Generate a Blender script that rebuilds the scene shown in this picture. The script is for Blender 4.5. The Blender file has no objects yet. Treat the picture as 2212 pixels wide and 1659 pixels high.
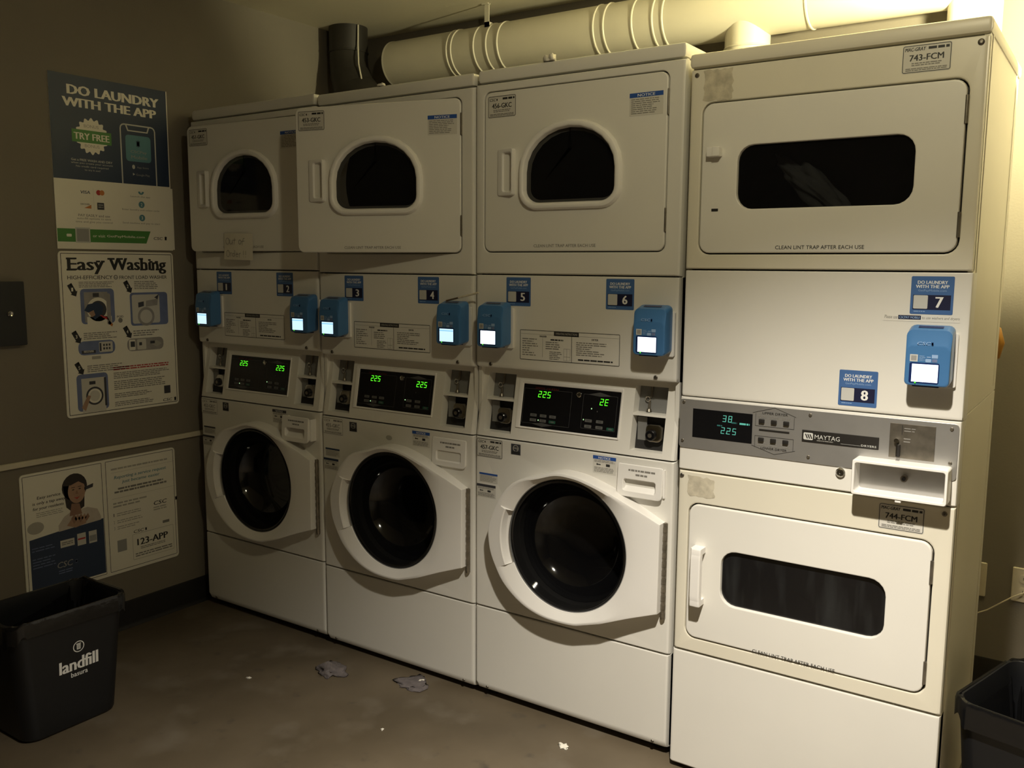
import bpy, bmesh, math, random
from mathutils import Vector, Matrix
R = math.radians
S = bpy.context.scene
COL = S.collection

# ------------------------------------------------------------------ camera
CAM = Vector((3.0693, -2.2732, 1.4153)); YAW, PITCH, ROLL, F = 0.5968, -0.1321, 0.006, 1944.8
cd = bpy.data.cameras.new('camera'); co = bpy.data.objects.new('camera', cd); COL.objects.link(co)
cd.sensor_fit = 'HORIZONTAL'; cd.sensor_width = 36.0; cd.lens = 36.0 * F / 2212.0; cd.clip_start = 0.02
fw = Vector((-math.sin(YAW) * math.cos(PITCH), math.cos(YAW) * math.cos(PITCH), math.sin(PITCH)))
r0 = Vector((math.cos(YAW), math.sin(YAW), 0)); u0 = r0.cross(fw)
rt = math.cos(ROLL) * r0 + math.sin(ROLL) * u0; up = -math.sin(ROLL) * r0 + math.cos(ROLL) * u0
co.matrix_world = Matrix(((rt.x, up.x, -fw.x, CAM.x), (rt.y, up.y, -fw.y, CAM.y), (rt.z, up.z, -fw.z, CAM.z), (0, 0, 0, 1)))
S.camera = co

# ------------------------------------------------------------------ world, lamps, exposure
S.view_settings.view_transform = 'Standard'; S.view_settings.look = 'None'
S.view_settings.exposure = 0.0; S.view_settings.gamma = 1.0; S.view_settings.use_curve_mapping = False
w = bpy.data.worlds.new('room_dark'); S.world = w; w.use_nodes = True
w.node_tree.nodes['Background'].inputs[0].default_value = (0.9, 0.8, 0.6, 1); w.node_tree.nodes['Background'].inputs[1].default_value = 0.004

def spot(name, loc, to, power, color, size, blend, rad):
    l = bpy.data.lights.new(name, 'SPOT'); l.energy = power; l.color = color; l.spot_size = R(size); l.spot_blend = blend; l.shadow_soft_size = rad
    o = bpy.data.objects.new(name, l); COL.objects.link(o); o.location = loc
    d = Vector(to) - Vector(loc); o.rotation_euler = d.to_track_quat('-Z', 'Y').to_euler(); return o
# recessed ceiling downlight in front of the right hand dryers: its beam and the soft spill of its trim
spot('ceiling_downlight', (2.71, -1.25, 2.42), (2.73, -1.16, 0.0), 505, (1.0, 0.925, 0.81), 105, 1.0, 0.03)
def bulb(name, loc, power, color, rad):
    l = bpy.data.lights.new(name, 'POINT'); l.energy = power; l.color = color; l.shadow_soft_size = rad
    o = bpy.data.objects.new(name, l); COL.objects.link(o); o.location = loc; return o
spot('downlight_spill', (2.71, -1.25, 2.36), (2.62, 0.0, 1.16), 26, (1.0, 0.90, 0.61), 180, 0.8, 0.05)
# shaded lamp in the corner above the last dryer, and an unseen fill light added to brighten the dryer side
spot('corner_lamp', (2.86, 0.40, 2.10), (2.82, 1.25, 2.67), 112, (1.0, 0.91, 0.54), 180, 0.15, 0.04)
bulb('dryer_side_fill', (3.5, 0.50, 2.05), 7.5, (1.0, 0.90, 0.65), 0.08)

# ------------------------------------------------------------------ materials
MATS = {}
def mat(name, col, rough=0.5, metal=0.0, spec=0.5, emit=None, es=0.0, noise=0.0, nscale=8.0, col2=None, bump=0.0, bscale=60.0, alpha=1.0, coat=0.0):
    if name in MATS: return MATS[name]
    m = bpy.data.materials.new(name); m.use_nodes = True; nt = m.node_tree; b = nt.nodes['Principled BSDF']
    b.inputs['Base Color'].default_value = (*col, 1); b.inputs['Roughness'].default_value = rough; b.inputs['Metallic'].default_value = metal
    b.inputs['Specular IOR Level'].default_value = spec; b.inputs['Alpha'].default_value = alpha; b.inputs['Coat Weight'].default_value = coat
    if emit: b.inputs['Emission Color'].default_value = (*emit, 1); b.inputs['Emission Strength'].default_value = es
    if noise or col2 or bump:
        tc = nt.nodes.new('ShaderNodeTexCoord')
    if noise or col2:
        n = nt.nodes.new('ShaderNodeTexNoise'); n.inputs['Scale'].default_value = nscale; n.inputs['Detail'].default_value = 6
        nt.links.new(tc.outputs['Object'], n.inputs['Vector'])
        mx = nt.nodes.new('ShaderNodeMix'); mx.data_type = 'RGBA'
        c2 = col2 or tuple(c * (1 - noise) for c in col)
        mx.inputs['A'].default_value = (*col, 1); mx.inputs['B'].default_value = (*c2, 1)
        rp = nt.nodes.new('ShaderNodeMapRange'); rp.inputs[1].default_value = 0.35; rp.inputs[2].default_value = 0.65
        nt.links.new(n.outputs['Fac'], rp.inputs[0]); nt.links.new(rp.outputs[0], mx.inputs['Factor'])
        nt.links.new(mx.outputs['Result'], b.inputs['Base Color'])
    if bump:
        n2 = nt.nodes.new('ShaderNodeTexNoise'); n2.inputs['Scale'].default_value = bscale; n2.inputs['Detail'].default_value = 4
        nt.links.new(tc.outputs['Object'], n2.inputs['Vector'])
        bp = nt.nodes.new('ShaderNodeBump'); bp.inputs['Strength'].default_value = bump; bp.inputs['Distance'].default_value = 0.004
        nt.links.new(n2.outputs['Fac'], bp.inputs['Height']); nt.links.new(bp.outputs['Normal'], b.inputs['Normal'])
    MATS[name] = m; return m
ENAMEL = mat('white_enamel', (0.74, 0.72, 0.66), 0.36, noise=0.04, nscale=3)
ALMOND = mat('cream_enamel', (0.72, 0.68, 0.56), 0.36, noise=0.05, nscale=3)
PLASTIC = mat('white_plastic', (0.78, 0.76, 0.72), 0.32, noise=0.02)
GREYPLASTIC = mat('grey_recess_plastic', (0.20, 0.20, 0.19), 0.45, noise=0.1)
DARK = mat('dark_gap', (0.012, 0.011, 0.010), 0.7, noise=0.1)
BLACKP = mat('black_gloss_panel', (0.006, 0.006, 0.007), 0.22, noise=0.1)
GLASS = mat('dark_door_glass', (0.006, 0.006, 0.007), 0.06, noise=0.1, alpha=0.72)
GLASSB = mat('dark_bowl_glass', (0.004, 0.004, 0.0045), 0.07, noise=0.1, alpha=0.90)
STEEL = mat('drum_steel', (0.10, 0.10, 0.10), 0.4, 0.8, noise=0.2)
CHROME = mat('chrome', (0.62, 0.61, 0.58), 0.16, 1.0, noise=0.1)
HINGE = mat('hinge_metal', (0.30, 0.27, 0.22), 0.35, 0.8, noise=0.3, nscale=40)
ALU = mat('brushed_aluminium', (0.52, 0.51, 0.49), 0.38, 0.75, noise=0.06, nscale=20)
SCREWM = mat('screw_metal', (0.20, 0.18, 0.15), 0.4, 0.8, noise=0.3)
WALLM = mat('greige_wall_paint', (0.195, 0.172, 0.133), 0.75, noise=0.05, nscale=2, bump=0.12, bscale=140)
CEILM = mat('ceiling_paint', (0.78, 0.73, 0.58), 0.85, noise=0.04, nscale=2, bump=0.1, bscale=120)
BASEM = mat('black_cove_base', (0.018, 0.017, 0.016), 0.5, noise=0.2)
RAILM = mat('cream_rail_paint', (0.62, 0.57, 0.44), 0.5, noise=0.05)
DUCTM = mat('cream_duct_paint', (0.66, 0.62, 0.50), 0.5, noise=0.06, nscale=5, bump=0.05, bscale=30)
DUCTD = mat('bare_dark_duct', (0.035, 0.031, 0.025), 0.5, 0.2, noise=0.25, nscale=9)
PAPER = mat('sign_paper', (0.80, 0.77, 0.67), 0.6, noise=0.03)
NOTEP = mat('note_paper', (0.70, 0.66, 0.55), 0.8, noise=0.04)
INK = mat('black_ink', (0.02, 0.02, 0.02), 0.6, noise=0.1)
GREYINK = mat('grey_ink', (0.22, 0.21, 0.19), 0.6, noise=0.1)
PALEINK = mat('pale_grey_ink', (0.42, 0.40, 0.35), 0.6, noise=0.1)
LABELP = mat('label_paper', (0.60, 0.58, 0.52), 0.55, noise=0.03)
NAVY = mat('navy_print', (0.022, 0.040, 0.085), 0.45, noise=0.06)
NOTICEB = mat('notice_blue', (0.025, 0.085, 0.33), 0.45, noise=0.06)
STICKB = mat('sticker_blue', (0.06, 0.14, 0.34), 0.4, noise=0.05)
STICKN = mat('sticker_navy', (0.012, 0.014, 0.045), 0.4, noise=0.05)
QRP = mat('pale_patch', (0.55, 0.55, 0.52), 0.5, noise=0.05)
QRG = mat('mid_grey_patch', (0.30, 0.30, 0.29), 0.5, noise=0.05)
WHITEINK = mat('white_ink', (0.80, 0.80, 0.78), 0.5, noise=0.02)
LBLUE = mat('light_blue_ink', (0.28, 0.42, 0.66), 0.5, noise=0.02)
READERB = mat('reader_blue', (0.06, 0.175, 0.38), 0.28, noise=0.05)
GREENP = mat('green_print', (0.07, 0.24, 0.05), 0.45, noise=0.05)
TEALP = mat('teal_print', (0.10, 0.25, 0.30), 0.45, noise=0.1)
REDP = mat('red_print', (0.45, 0.03, 0.03), 0.5, noise=0.05)
ORANGEP = mat('orange_print', (0.55, 0.20, 0.05), 0.5, noise=0.05)
PBLUE = mat('photo_blue', (0.16, 0.20, 0.36), 0.5, noise=0.15, nscale=30)
PGREY = mat('photo_grey', (0.34, 0.32, 0.30), 0.5, noise=0.15, nscale=30)
PDK = mat('photo_dark', (0.05, 0.05, 0.06), 0.5, noise=0.15, nscale=30)
SKINP = mat('printed_skin', (0.42, 0.26, 0.17), 0.5, noise=0.12, nscale=40)
SKIND = mat('printed_skin_shade', (0.30, 0.17, 0.11), 0.5, noise=0.12, nscale=40)
HAIRP = mat('printed_dark_hair', (0.03, 0.022, 0.018), 0.5, noise=0.1)
TOPP = mat('printed_pale_top', (0.55, 0.49, 0.42), 0.5, noise=0.1, nscale=30)
BINM = mat('black_bin_plastic', (0.007, 0.0075, 0.009), 0.42, noise=0.15, nscale=12, bump=0.03)
BAGM = mat('black_bin_liner', (0.006, 0.006, 0.0065), 0.16, noise=0.1, bump=0.5, bscale=22)
BOXM = mat('black_box_paint', (0.014, 0.014, 0.015), 0.45, noise=0.1)
SCREEN = mat('lit_screen', (0.1, 0.1, 0.1), 0.2, emit=(0.60, 0.84, 1.0), es=1.15)
SCREENT = mat('lit_screen_band', (0.1, 0.1, 0.1), 0.2, emit=(0.25, 0.68, 1.0), es=0.9)
BEZEL = mat('screen_bezel', (0.010, 0.022, 0.10), 0.2, noise=0.05)
SCREENW = mat('bright_lit_screen', (0.1, 0.1, 0.1), 0.2, emit=(0.80, 0.92, 1.0), es=2.6)
LEDG = mat('green_led_digits', (0.0, 0.02, 0.0), 0.4, emit=(0.10, 1.0, 0.02), es=1.5)
LEDW = mat('pale_green_led', (0.1, 0.1, 0.1), 0.4, emit=(0.55, 1.0, 0.45), es=1.2)
LEDC = mat('cyan_display_digits', (0.0, 0.02, 0.02), 0.4, emit=(0.16, 0.62, 0.46), es=0.75)
LEDD = mat('dim_display_text', (0.0, 0.02, 0.02), 0.4, emit=(0.08, 0.30, 0.24), es=0.35)
REDT = mat('dim_red_print', (0.10, 0.012, 0.010), 0.4, noise=0.1)
KEYG = mat('grey_membrane_button', (0.12, 0.12, 0.115), 0.5, noise=0.1)
KEYGR = mat('green_membrane_button', (0.012, 0.085, 0.05), 0.5, noise=0.1)
PANELLINE = mat('panel_line_grey', (0.07, 0.07, 0.068), 0.5, noise=0.1)
BUTTON = mat('dark_brown_button', (0.014, 0.012, 0.010), 0.5, noise=0.1)
RESIDUE = mat('sticker_residue', (0.42, 0.38, 0.29), 0.8, noise=0.25, nscale=45, col2=(0.60, 0.55, 0.42))
TAPE = mat('brown_tape', (0.10, 0.07, 0.04), 0.4, noise=0.1)
LINTM = mat('lavender_lint', (0.15, 0.13, 0.13), 0.95, noise=0.3, nscale=60, bump=0.8, bscale=90)
SCRAPM = mat('white_scrap', (0.70, 0.67, 0.58), 0.8, noise=0.1)
CLOTH = mat('pale_laundry', (0.30, 0.31, 0.32), 0.9, noise=0.3, nscale=10, bump=0.3)
HOSEM = mat('amber_hose', (0.42, 0.20, 0.03), 0.35, noise=0.1)
IVORY = mat('ivory_plate_plastic', (0.55, 0.49, 0.37), 0.4, noise=0.03)
GASKET = mat('grey_gasket', (0.16, 0.16, 0.155), 0.5, noise=0.2)

def dusty_glass():
    m = mat('dusty_door_glass', (0.006, 0.006, 0.007), 0.10, alpha=0.80); nt = m.node_tree; b = nt.nodes['Principled BSDF']
    tc = nt.nodes.new('ShaderNodeTexCoord'); mp = nt.nodes.new('ShaderNodeMapping'); mp.inputs['Scale'].default_value = (20, 1, 3)
    n = nt.nodes.new('ShaderNodeTexNoise'); n.inputs['Scale'].default_value = 1.0; n.inputs['Detail'].default_value = 3
    r = nt.nodes.new('ShaderNodeMapRange'); r.inputs[1].default_value = 0.5; r.inputs[2].default_value = 0.75
    x = nt.nodes.new('ShaderNodeMix'); x.data_type = 'RGBA'; x.inputs['A'].default_value = (0.008, 0.008, 0.009, 1); x.inputs['B'].default_value = (0.026, 0.028, 0.029, 1)
    nt.links.new(tc.outputs['Object'], mp.inputs['Vector']); nt.links.new(mp.outputs[0], n.inputs['Vector']); nt.links.new(n.outputs['Fac'], r.inputs[0]); nt.links.new(r.outputs[0], x.inputs['Factor']); nt.links.new(x.outputs['Result'], b.inputs['Base Color'])
    return m
DUSTYGLASS = dusty_glass()
def floor_material():
    m = bpy.data.materials.new('stained_concrete'); m.use_nodes = True; nt = m.node_tree; b = nt.nodes['Principled BSDF']
    tc = nt.nodes.new('ShaderNodeTexCoord')
    def nz(sc, det, lo, hi):
        n = nt.nodes.new('ShaderNodeTexNoise'); n.inputs['Scale'].default_value = sc; n.inputs['Detail'].default_value = det
        nt.links.new(tc.outputs['Object'], n.inputs['Vector'])
        r = nt.nodes.new('ShaderNodeMapRange'); r.inputs[1].default_value = lo; r.inputs[2].default_value = hi
        nt.links.new(n.outputs['Fac'], r.inputs[0]); return r
    def mix(a, bb, f):
        x = nt.nodes.new('ShaderNodeMix'); x.data_type = 'RGBA'
        if isinstance(a, tuple): x.inputs['A'].default_value = (*a, 1)
        else: nt.links.new(a.outputs['Result'], x.inputs['A'])
        x.inputs['B'].default_value = (*bb, 1); nt.links.new(f.outputs[0], x.inputs['Factor']); return x
    a = mix((0.128, 0.101, 0.066), (0.084, 0.065, 0.040), nz(2.2, 6, 0.35, 0.65))
    a = mix(a, (0.145, 0.122, 0.09), nz(4.7, 8, 0.55, 0.76))
    a = mix(a, (0.06, 0.05, 0.037), nz(13.0, 6, 0.63, 0.78))
    nt.links.new(a.outputs['Result'], b.inputs['Base Color'])
    rr_ = nz(5, 4, 0.2, 0.8); q = nt.nodes.new('ShaderNodeMapRange'); q.inputs[3].default_value = 0.42; q.inputs[4].default_value = 0.65
    nt.links.new(rr_.outputs[0], q.inputs[0]); nt.links.new(q.outputs[0], b.inputs['Roughness'])
    return m
FLOORM = floor_material()

# ------------------------------------------------------------------ mesh helpers
class MB:
    def __init__(s): s.v = []; s.f = []; s.fm = []; s.mats = []
    def mi(s, m):
        if m not in s.mats: s.mats.append(m)
        return s.mats.index(m)
    def add(s, vs, fs, m):
        o = len(s.v); s.v += [tuple(p) for p in vs]; k = s.mi(m)
        for f in fs: s.f.append(tuple(i + o for i in f)); s.fm.append(k)
        return s
    def loft(s, loops, m, cap0=False, cap1=False, closed=True):
        n = len(loops[0]); vs = [p for l in loops for p in l]; fs = []
        for a in range(len(loops) - 1):
            for i in range(n if closed else n - 1):
                j = (i + 1) % n; fs.append((a * n + i, a * n + j, (a + 1) * n + j, (a + 1) * n + i))
        if cap0: fs.append(tuple(range(n))[::-1])
        if cap1: fs.append(tuple((len(loops) - 1) * n + i for i in range(n)))
        return s.add(vs, fs, m)
    def box(s, x0, x1, y0, y1, z0, z1, m):
        return s.loft([[(x0, y0, z), (x1, y0, z), (x1, y1, z), (x0, y1, z)] for z in (z0, z1)], m, True, True)
    def bbox(s, x0, x1, y0, y1, z0, z1, m, r=0.004):
        L = lambda d, z: [(x, y, z) for x, y in rr2(x0 + d, x1 - d, y0 + d, y1 - d, max(r - d, 0.0004), 3)]
        return s.loft([L(r, z0), L(r * .3, z0 + r * .3), L(0, z0 + r), L(0, z1 - r), L(r * .3, z1 - r * .3), L(r, z1)], m, True, True)
    def tube(s, pts, rad, m, n=10, cap=True):
        pts = [Vector(p) for p in pts]; loops = []; prev = None
        for i, p in enumerate(pts):
            t = (pts[min(i + 1, len(pts) - 1)] - pts[max(i - 1, 0)]).normalized()
            if prev is None:
                a = Vector((0, 0, 1)) if abs(t.z) < .9 else Vector((1, 0, 0)); nn = t.cross(a).normalized()
            else: nn = (prev - t * prev.dot(t)).normalized()
            prev = nn; bb = t.cross(nn); rd = rad[i] if isinstance(rad, (list, tuple)) else rad
            loops.append([tuple(p + rd * (math.cos(2 * math.pi * k / n) * nn + math.sin(2 * math.pi * k / n) * bb)) for k in range(n)])
        return s.loft(loops, m, cap, cap)
    def build(s, name, parent=None, loc=None, smooth=True, label=None):
        me = bpy.data.meshes.new(name); me.from_pydata(s.v, [], s.f)
        for m in s.mats: me.materials.append(m)
        for p, k in zip(me.polygons, s.fm): p.material_index = k
        if smooth:
            bm = bmesh.new(); bm.from_mesh(me); bmesh.ops.recalc_face_normals(bm, faces=bm.faces); bm.to_mesh(me); bm.free()
            me.shade_smooth(); me.set_sharp_from_angle(angle=R(38))
        o = bpy.data.objects.new(name, me); COL.objects.link(o)
        if smooth:
            wn = o.modifiers.new('weighted', 'WEIGHTED_NORMAL'); wn.keep_sharp = True; wn.weight = 90
        if parent: o.parent = parent
        if loc: o.location = loc
        if label: o['label'] = label
        return o

def rr2(a0, a1, b0, b1, r, n=5, rt=None, rb=None, half=None):
    """rounded rectangle, 4n points; rt / rb: (ra, rb) radii of top and bottom corners"""
    rt = rt or (r, r); rb = rb or (r, r); out = []
    for (ca, cb, ra, rb_, t0) in ((a1 - rb[0], b0 + rb[1], rb[0], rb[1], -90), (a1 - rt[0], b1 - rt[1], rt[0], rt[1], 0),
                                  (a0 + rt[0], b1 - rt[1], rt[0], rt[1], 90), (a0 + rb[0], b0 + rb[1], rb[0], rb[1], 180)):
        for k in range(n):
            t = R(t0 + 90.0 * k / (n - 1)); out.append((ca + ra * math.cos(t), cb + rb_ * math.sin(t)))
    return out
def xz(pts, y): return [(a, y if not callable(y) else y(a, b), b) for a, b in pts]

def face_panel(mb, x0, x1, z0, z1, m, hole=None, rx=0.011, rz=0.004, y=0.0, back=0.02, lip=0.018, n=5):
    """flat enamel front with rolled edges; hole = loop function(inset)->2D points"""
    n4 = 4 * n
    def o(dx, dz): return rr2(x0 + dx, x1 - dx, z0 + dz, z1 - dz, 0.004 if dx else 0.001, n)
    loops = [xz(o(0, 0), y + back), xz(o(0, 0), y + rx), xz(o(rx * .3, rz * .3), y + rx * .3), xz(o(rx, rz), y)]
    if hole:
        loops += [xz(hole(0.004), y), xz(hole(0.001), y + 0.0015), xz(hole(0), y + 0.004), xz(hole(0), y + lip)]
        mb.loft(loops, m)
    else: mb.loft(loops, m, False, True)
    return mb

def front_slab(mb, prof, x0, x1, m, r=0.011):
    """profile of (y,z) points swept along x with rolled vertical edges"""
    ym = max(p[0] for p in prof)
    def L(x, d): return [(x, min(y + d, ym), z) for y, z in prof]
    mb.loft([L(x0, r), L(x0 + r * .3, r * .3), L(x0 + r, 0), L(x1 - r, 0), L(x1 - r * .3, r * .3), L(x1, r)], m, True, True)
    return mb

# ---- text
TXT = {}
def glyphs(s, bold, sp=1.0):
    k = (s, bold, sp)
    if k not in TXT:
        c = bpy.data.curves.new('t', 'FONT'); c.body = s; c.size = 1; c.resolution_u = 2; c.offset = bold; c.space_character = sp
        o = bpy.data.objects.new('t', c); me = bpy.data.meshes.new_from_object(o)
        vs = [(v.co.x, v.co.y) for v in me.vertices]; fs = [tuple(p.vertices) for p in me.polygons]
        bpy.data.objects.remove(o); bpy.data.curves.remove(c); bpy.data.meshes.remove(me)
        xs = [v[0] for v in vs]; ys = [v[1] for v in vs]
        TXT[k] = (vs, fs, min(xs), max(xs), min(ys), max(ys))
    return TXT[k]

class Pr:
    """flat printing on a plane: f(u, v, w) -> 3D point"""
    def __init__(s, mb, f): s.mb = mb; s.f = f
    def poly(s, pts, m, lv=1): s.mb.add([s.f(u, v, lv * 0.00022) for u, v in pts], [tuple(range(len(pts)))], m); return s
    def rect(s, u0, u1, v0, v1, m, lv=1): return s.poly([(u0, v0), (u1, v0), (u1, v1), (u0, v1)], m, lv)
    def rrect(s, u0, u1, v0, v1, r, m, lv=1): return s.poly(rr2(u0, u1, v0, v1, r, 4), m, lv)
    def disc(s, u, v, ru, m, lv=1, rv=None, n=20): return s.poly([(u + ru * math.cos(2 * math.pi * k / n), v + (rv or ru) * math.sin(2 * math.pi * k / n)) for k in range(n)], m, lv)
    def frame(s, u0, u1, v0, v1, t, m, lv=1, r=0.0):
        r = max(r, t * 1.01); a = rr2(u0, u1, v0, v1, r, 4); b = rr2(u0 + t, u1 - t, v0 + t, v1 - t, max(r - t, 1e-5), 4); n = len(a)
        s.mb.add([s.f(u, v, lv * 0.00022) for u, v in a + b], [(i, (i + 1) % n, n + (i + 1) % n, n + i) for i in range(n)], m); return s
    def ring(s, u, v, r1, r2, m, lv=1, n=24):
        p = [(u + r * math.cos(2 * math.pi * k / n), v + r * math.sin(2 * math.pi * k / n)) for r in (r1, r2) for k in range(n)]
        s.mb.add([s.f(a, b, lv * 0.00022) for a, b in p], [(i, (i + 1) % n, n + (i + 1) % n, n + i) for i in range(n)], m); return s
    def text(s, t, u0, u1, v0, v1, m, lv=2, bold=0.0, shear=0.0, sp=1.0):
        d = bold * (v1 - v0); u0 += d; u1 -= d
        vs, fs, a0, a1, b0, b1 = glyphs(t, 0.0, sp); su = (u1 - u0) / max(a1 - a0, 1e-6); sv = (v1 - v0) / max(b1 - b0, 1e-6)
        for k, du in enumerate((-d, 0, d) if d else (0,)):
            s.mb.add([s.f(u0 + du + (x - a0) * su + shear * (y - b0) * sv, v0 + (y - b0) * sv, (lv + .12 * k) * 0.00022) for x, y in vs], fs, m)
        return s
    def lines(s, u0, u1, v0, v1, n, m, lv=2, fill=0.5, seed=1, ragged=0.3):
        rnd = random.Random(seed); h = (v1 - v0) / n
        for i in range(n):
            vb = v1 - (i + 1) * h + h * (1 - fill) / 2; u = u0; ue = u1 - rnd.random() * ragged * (u1 - u0)
            while u < ue:
                e = min(u + h * (0.9 + 2.6 * rnd.random()), ue); s.rect(u, e, vb, vb + h * fill, m, lv); u = e + h * 0.35
        return s
    def stroke(s, pts, t, m, lv=2):
        for (a, b), (c, d) in zip(pts, pts[1:]):
            l = math.hypot(c - a, d - b) or 1e-6; nx, ny = -(d - b) / l * t / 2, (c - a) / l * t / 2; ex, ey = (c - a) / l * t * .3, (d - b) / l * t * .3
            s.poly([(a + nx - ex, b + ny - ey), (a - nx - ex, b - ny - ey), (c - nx + ex, d - ny + ey), (c + nx + ex, d + ny + ey)], m, lv)
        return s
    def segs(s, t, u0, v0, h, m, lv=2, sl=0.12, adv=0.95):
        SG = {'2': 'abged', '5': 'afgcd', 'E': 'afged', '3': 'abgcd', '8': 'abcdefg', '6': 'afgedc', '0': 'abcdef'}
        w = h * 0.52; q = h / 2; tk = h * 0.11; u = u0
        for ch in t:
            if ch == '.': s.disc(u - h * .09, v0 + tk * .4, tk * .55, m, lv, n=8); continue
            P = {'a': ((0, h), (w, h)), 'b': ((w, h), (w, q)), 'c': ((w, q), (w, 0)), 'd': ((0, 0), (w, 0)), 'e': ((0, 0), (0, q)), 'f': ((0, q), (0, h)), 'g': ((0, q), (w, q))}
            for g in SG[ch]:
                (a, b), (c, d) = P[g]; s.stroke([(u + a + sl * b, v0 + b), (u + c + sl * d, v0 + d)], tk, m, lv)
            u += h * adv
        return s
def FR(y): return lambda a, b, c: (a, (y(a, b) if callable(y) else y) - c - 0.0003, b)   # prints on a plane facing the viewer (-y)

def empty(name, label, cat, loc=(0, 0, 0), rot=(0, 0, 0), group=None):
    o = bpy.data.objects.new(name, None); COL.objects.link(o); o.location = loc; o.rotation_euler = rot; o.empty_display_size = 0.05
    o['label'] = label; o['category'] = cat
    if group: o['group'] = group
    return o
def tag(o, label, cat, group=None):
    o['label'] = label; o['category'] = cat
    if group: o['group'] = group
    return o
def struct(o): o['kind'] = 'structure'; return o

def screw(x, z, y, parent, r=0.006, m=SCREWM):
    mb = MB(); L = lambda rr_, yy: [(x + rr_ * math.cos(t), yy, z + rr_ * math.sin(t)) for t in [2 * math.pi * k / 14 for k in range(14)]]
    mb.loft([L(r, y + 0.002), L(r, y - 0.0015), L(r * .75, y - 0.003), L(r * .35, y - 0.0033), L(r * .3, y - 0.002)], m, False, True)
    return mb.build('screw', parent)

# ------------------------------------------------------------------ room shell
XL, YB, ZC, XR, YF = -0.06, 1.03, 2.472, 4.1, -3.3
def shell(name, x0, x1, y0, y1, z0, z1, m): return struct(MB().box(x0, x1, y0, y1, z0, z1, m).build(name, smooth=False))
shell('floor', XL - .1, XR + .1, YF - .1, YB + .1, -0.1, 0.0, FLOORM)
shell('ceiling', XL - .1, XR + .1, YF - .1, YB + .1, ZC, ZC + .1, CEILM)
shell('wall_left', XL - .1, XL, YF, YB, 0.0, ZC, WALLM)
shell('wall_back', XL - .1, XR + .1, YB, YB + .1, 0.0, ZC, WALLM)
shell('wall_right', XR, XR + .1, YF, YB, 0.0, ZC, WALLM)
shell('wall_front', XL - .1, XR + .1, YF - .1, YF, 0.0, ZC, WALLM)
mb = MB(); pr = [(0, 0), (0.016, 0), (0.010, 0.006), (0.005, 0.016), (0.005, 0.100), (0.003, 0.106), (0, 0.106)]
mb.loft([[(XL + a, y, b) for a, b in pr] for y in (YF, YB)], BASEM, True, True); struct(mb.build('baseboard_left'))
mb = MB(); mb.loft([[(x, YB - a, b) for a, b in pr] for x in (XL, XR)], BASEM, True, True); struct(mb.build('baseboard_back'))
mb = MB(); pr = [(0, 0.706), (0.010, 0.706), (0.014, 0.709), (0.014, 0.723), (0.010, 0.727), (0, 0.727)]
mb.loft([[(XL + a, y, b) for a, b in pr] for y in (YF, YB)], RAILM, True, True); struct(mb.build('trim_1'))
# ------------------------------------------------------------------ labels and stickers shared by the machines
def id_plate(name, code, x0, x1, z0, z1, y, parent, ink=INK, brand='CSC', paper=LABELP):
    mb = MB(); W, H = x1 - x0, z1 - z0; p = Pr(mb, FR(y)); U = lambda u: x0 + u * W; V = lambda v: z0 + v * H
    p.rrect(x0, x1, z0, z1, 0.005, paper, 1); p.frame(x0 + .0012, x1 - .0012, z0 + .0012, z1 - .0012, 0.0014, ink, 2, 0.004)
    if brand == 'CSC':
        p.text('CSC', U(.06), U(.27), V(.76), V(.89), ink, 3, .02, .2); leaf(p, U(.33), V(.82), H * .06, ink, 3)
    else: p.text(brand, U(.05), U(.47), V(.78), V(.91), ink, 3, .03, .15)
    p.lines(U(.53), U(.95), V(.79), V(.91), 1, ink, 3, .75, 3, 0)
    p.text(code, U(.15), U(.85), V(.43), V(.65), ink, 3, .035)
    p.lines(U(.2), U(.82), V(.24), V(.38), 2, GREYINK, 3, .5, 4, .1)
    p.lines(U(.08), U(.92), V(.07), V(.19), 2, GREYINK, 3, .55, 5, 0)
    return mb.build(name, parent, smooth=False)
def leaf(p, u, v, r, m, lv=3):
    for a in (-38, 0, 38):
        c, s = math.cos(R(a)), math.sin(R(a)); pts = [(0, -r), (r * .45, 0), (0, r * 1.1), (-r * .45, 0)]
        p.poly([(u + x * c + y * s * .9, v - x * s + y * c) for x, y in pts], m, lv)
def app_sticker(num, x0, z0, y, parent, W=0.0885, H=0.086):
    mb = MB(); p = Pr(mb, FR(y)); U = lambda u: x0 + u * W; V = lambda v: z0 + v * H
    p.rrect(x0, x0 + W, z0, z0 + H, .003, STICKB, 1)
    p.text('DO LAUNDRY', U(.15), U(.85), V(.80), V(.885), WHITEINK, 2, .04)
    p.text('WITH THE APP', U(.11), U(.89), V(.69), V(.775), WHITEINK, 2, .04)
    p.text('GetPayMobile.com', U(.17), U(.83), V(.585), V(.655), LBLUE, 2, .0)
    p.rect(U(.06), U(.94), V(.12), V(.51), STICKN, 2); p.rrect(U(.075), U(.41), V(.145), V(.50), .002, QRP, 3)
    p.text(str(num), U(.585), U(.585) + W * (.19 if num != 1 else .10), V(.18), V(.46), WHITEINK, 3, .05)
    p.lines(U(.09), U(.36), V(.055), V(.09), 1, LBLUE, 2, .6, 2, 0)
    return mb.build('number_sticker', parent, smooth=False, label='blue square sticker with white number %d' % num)
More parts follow.
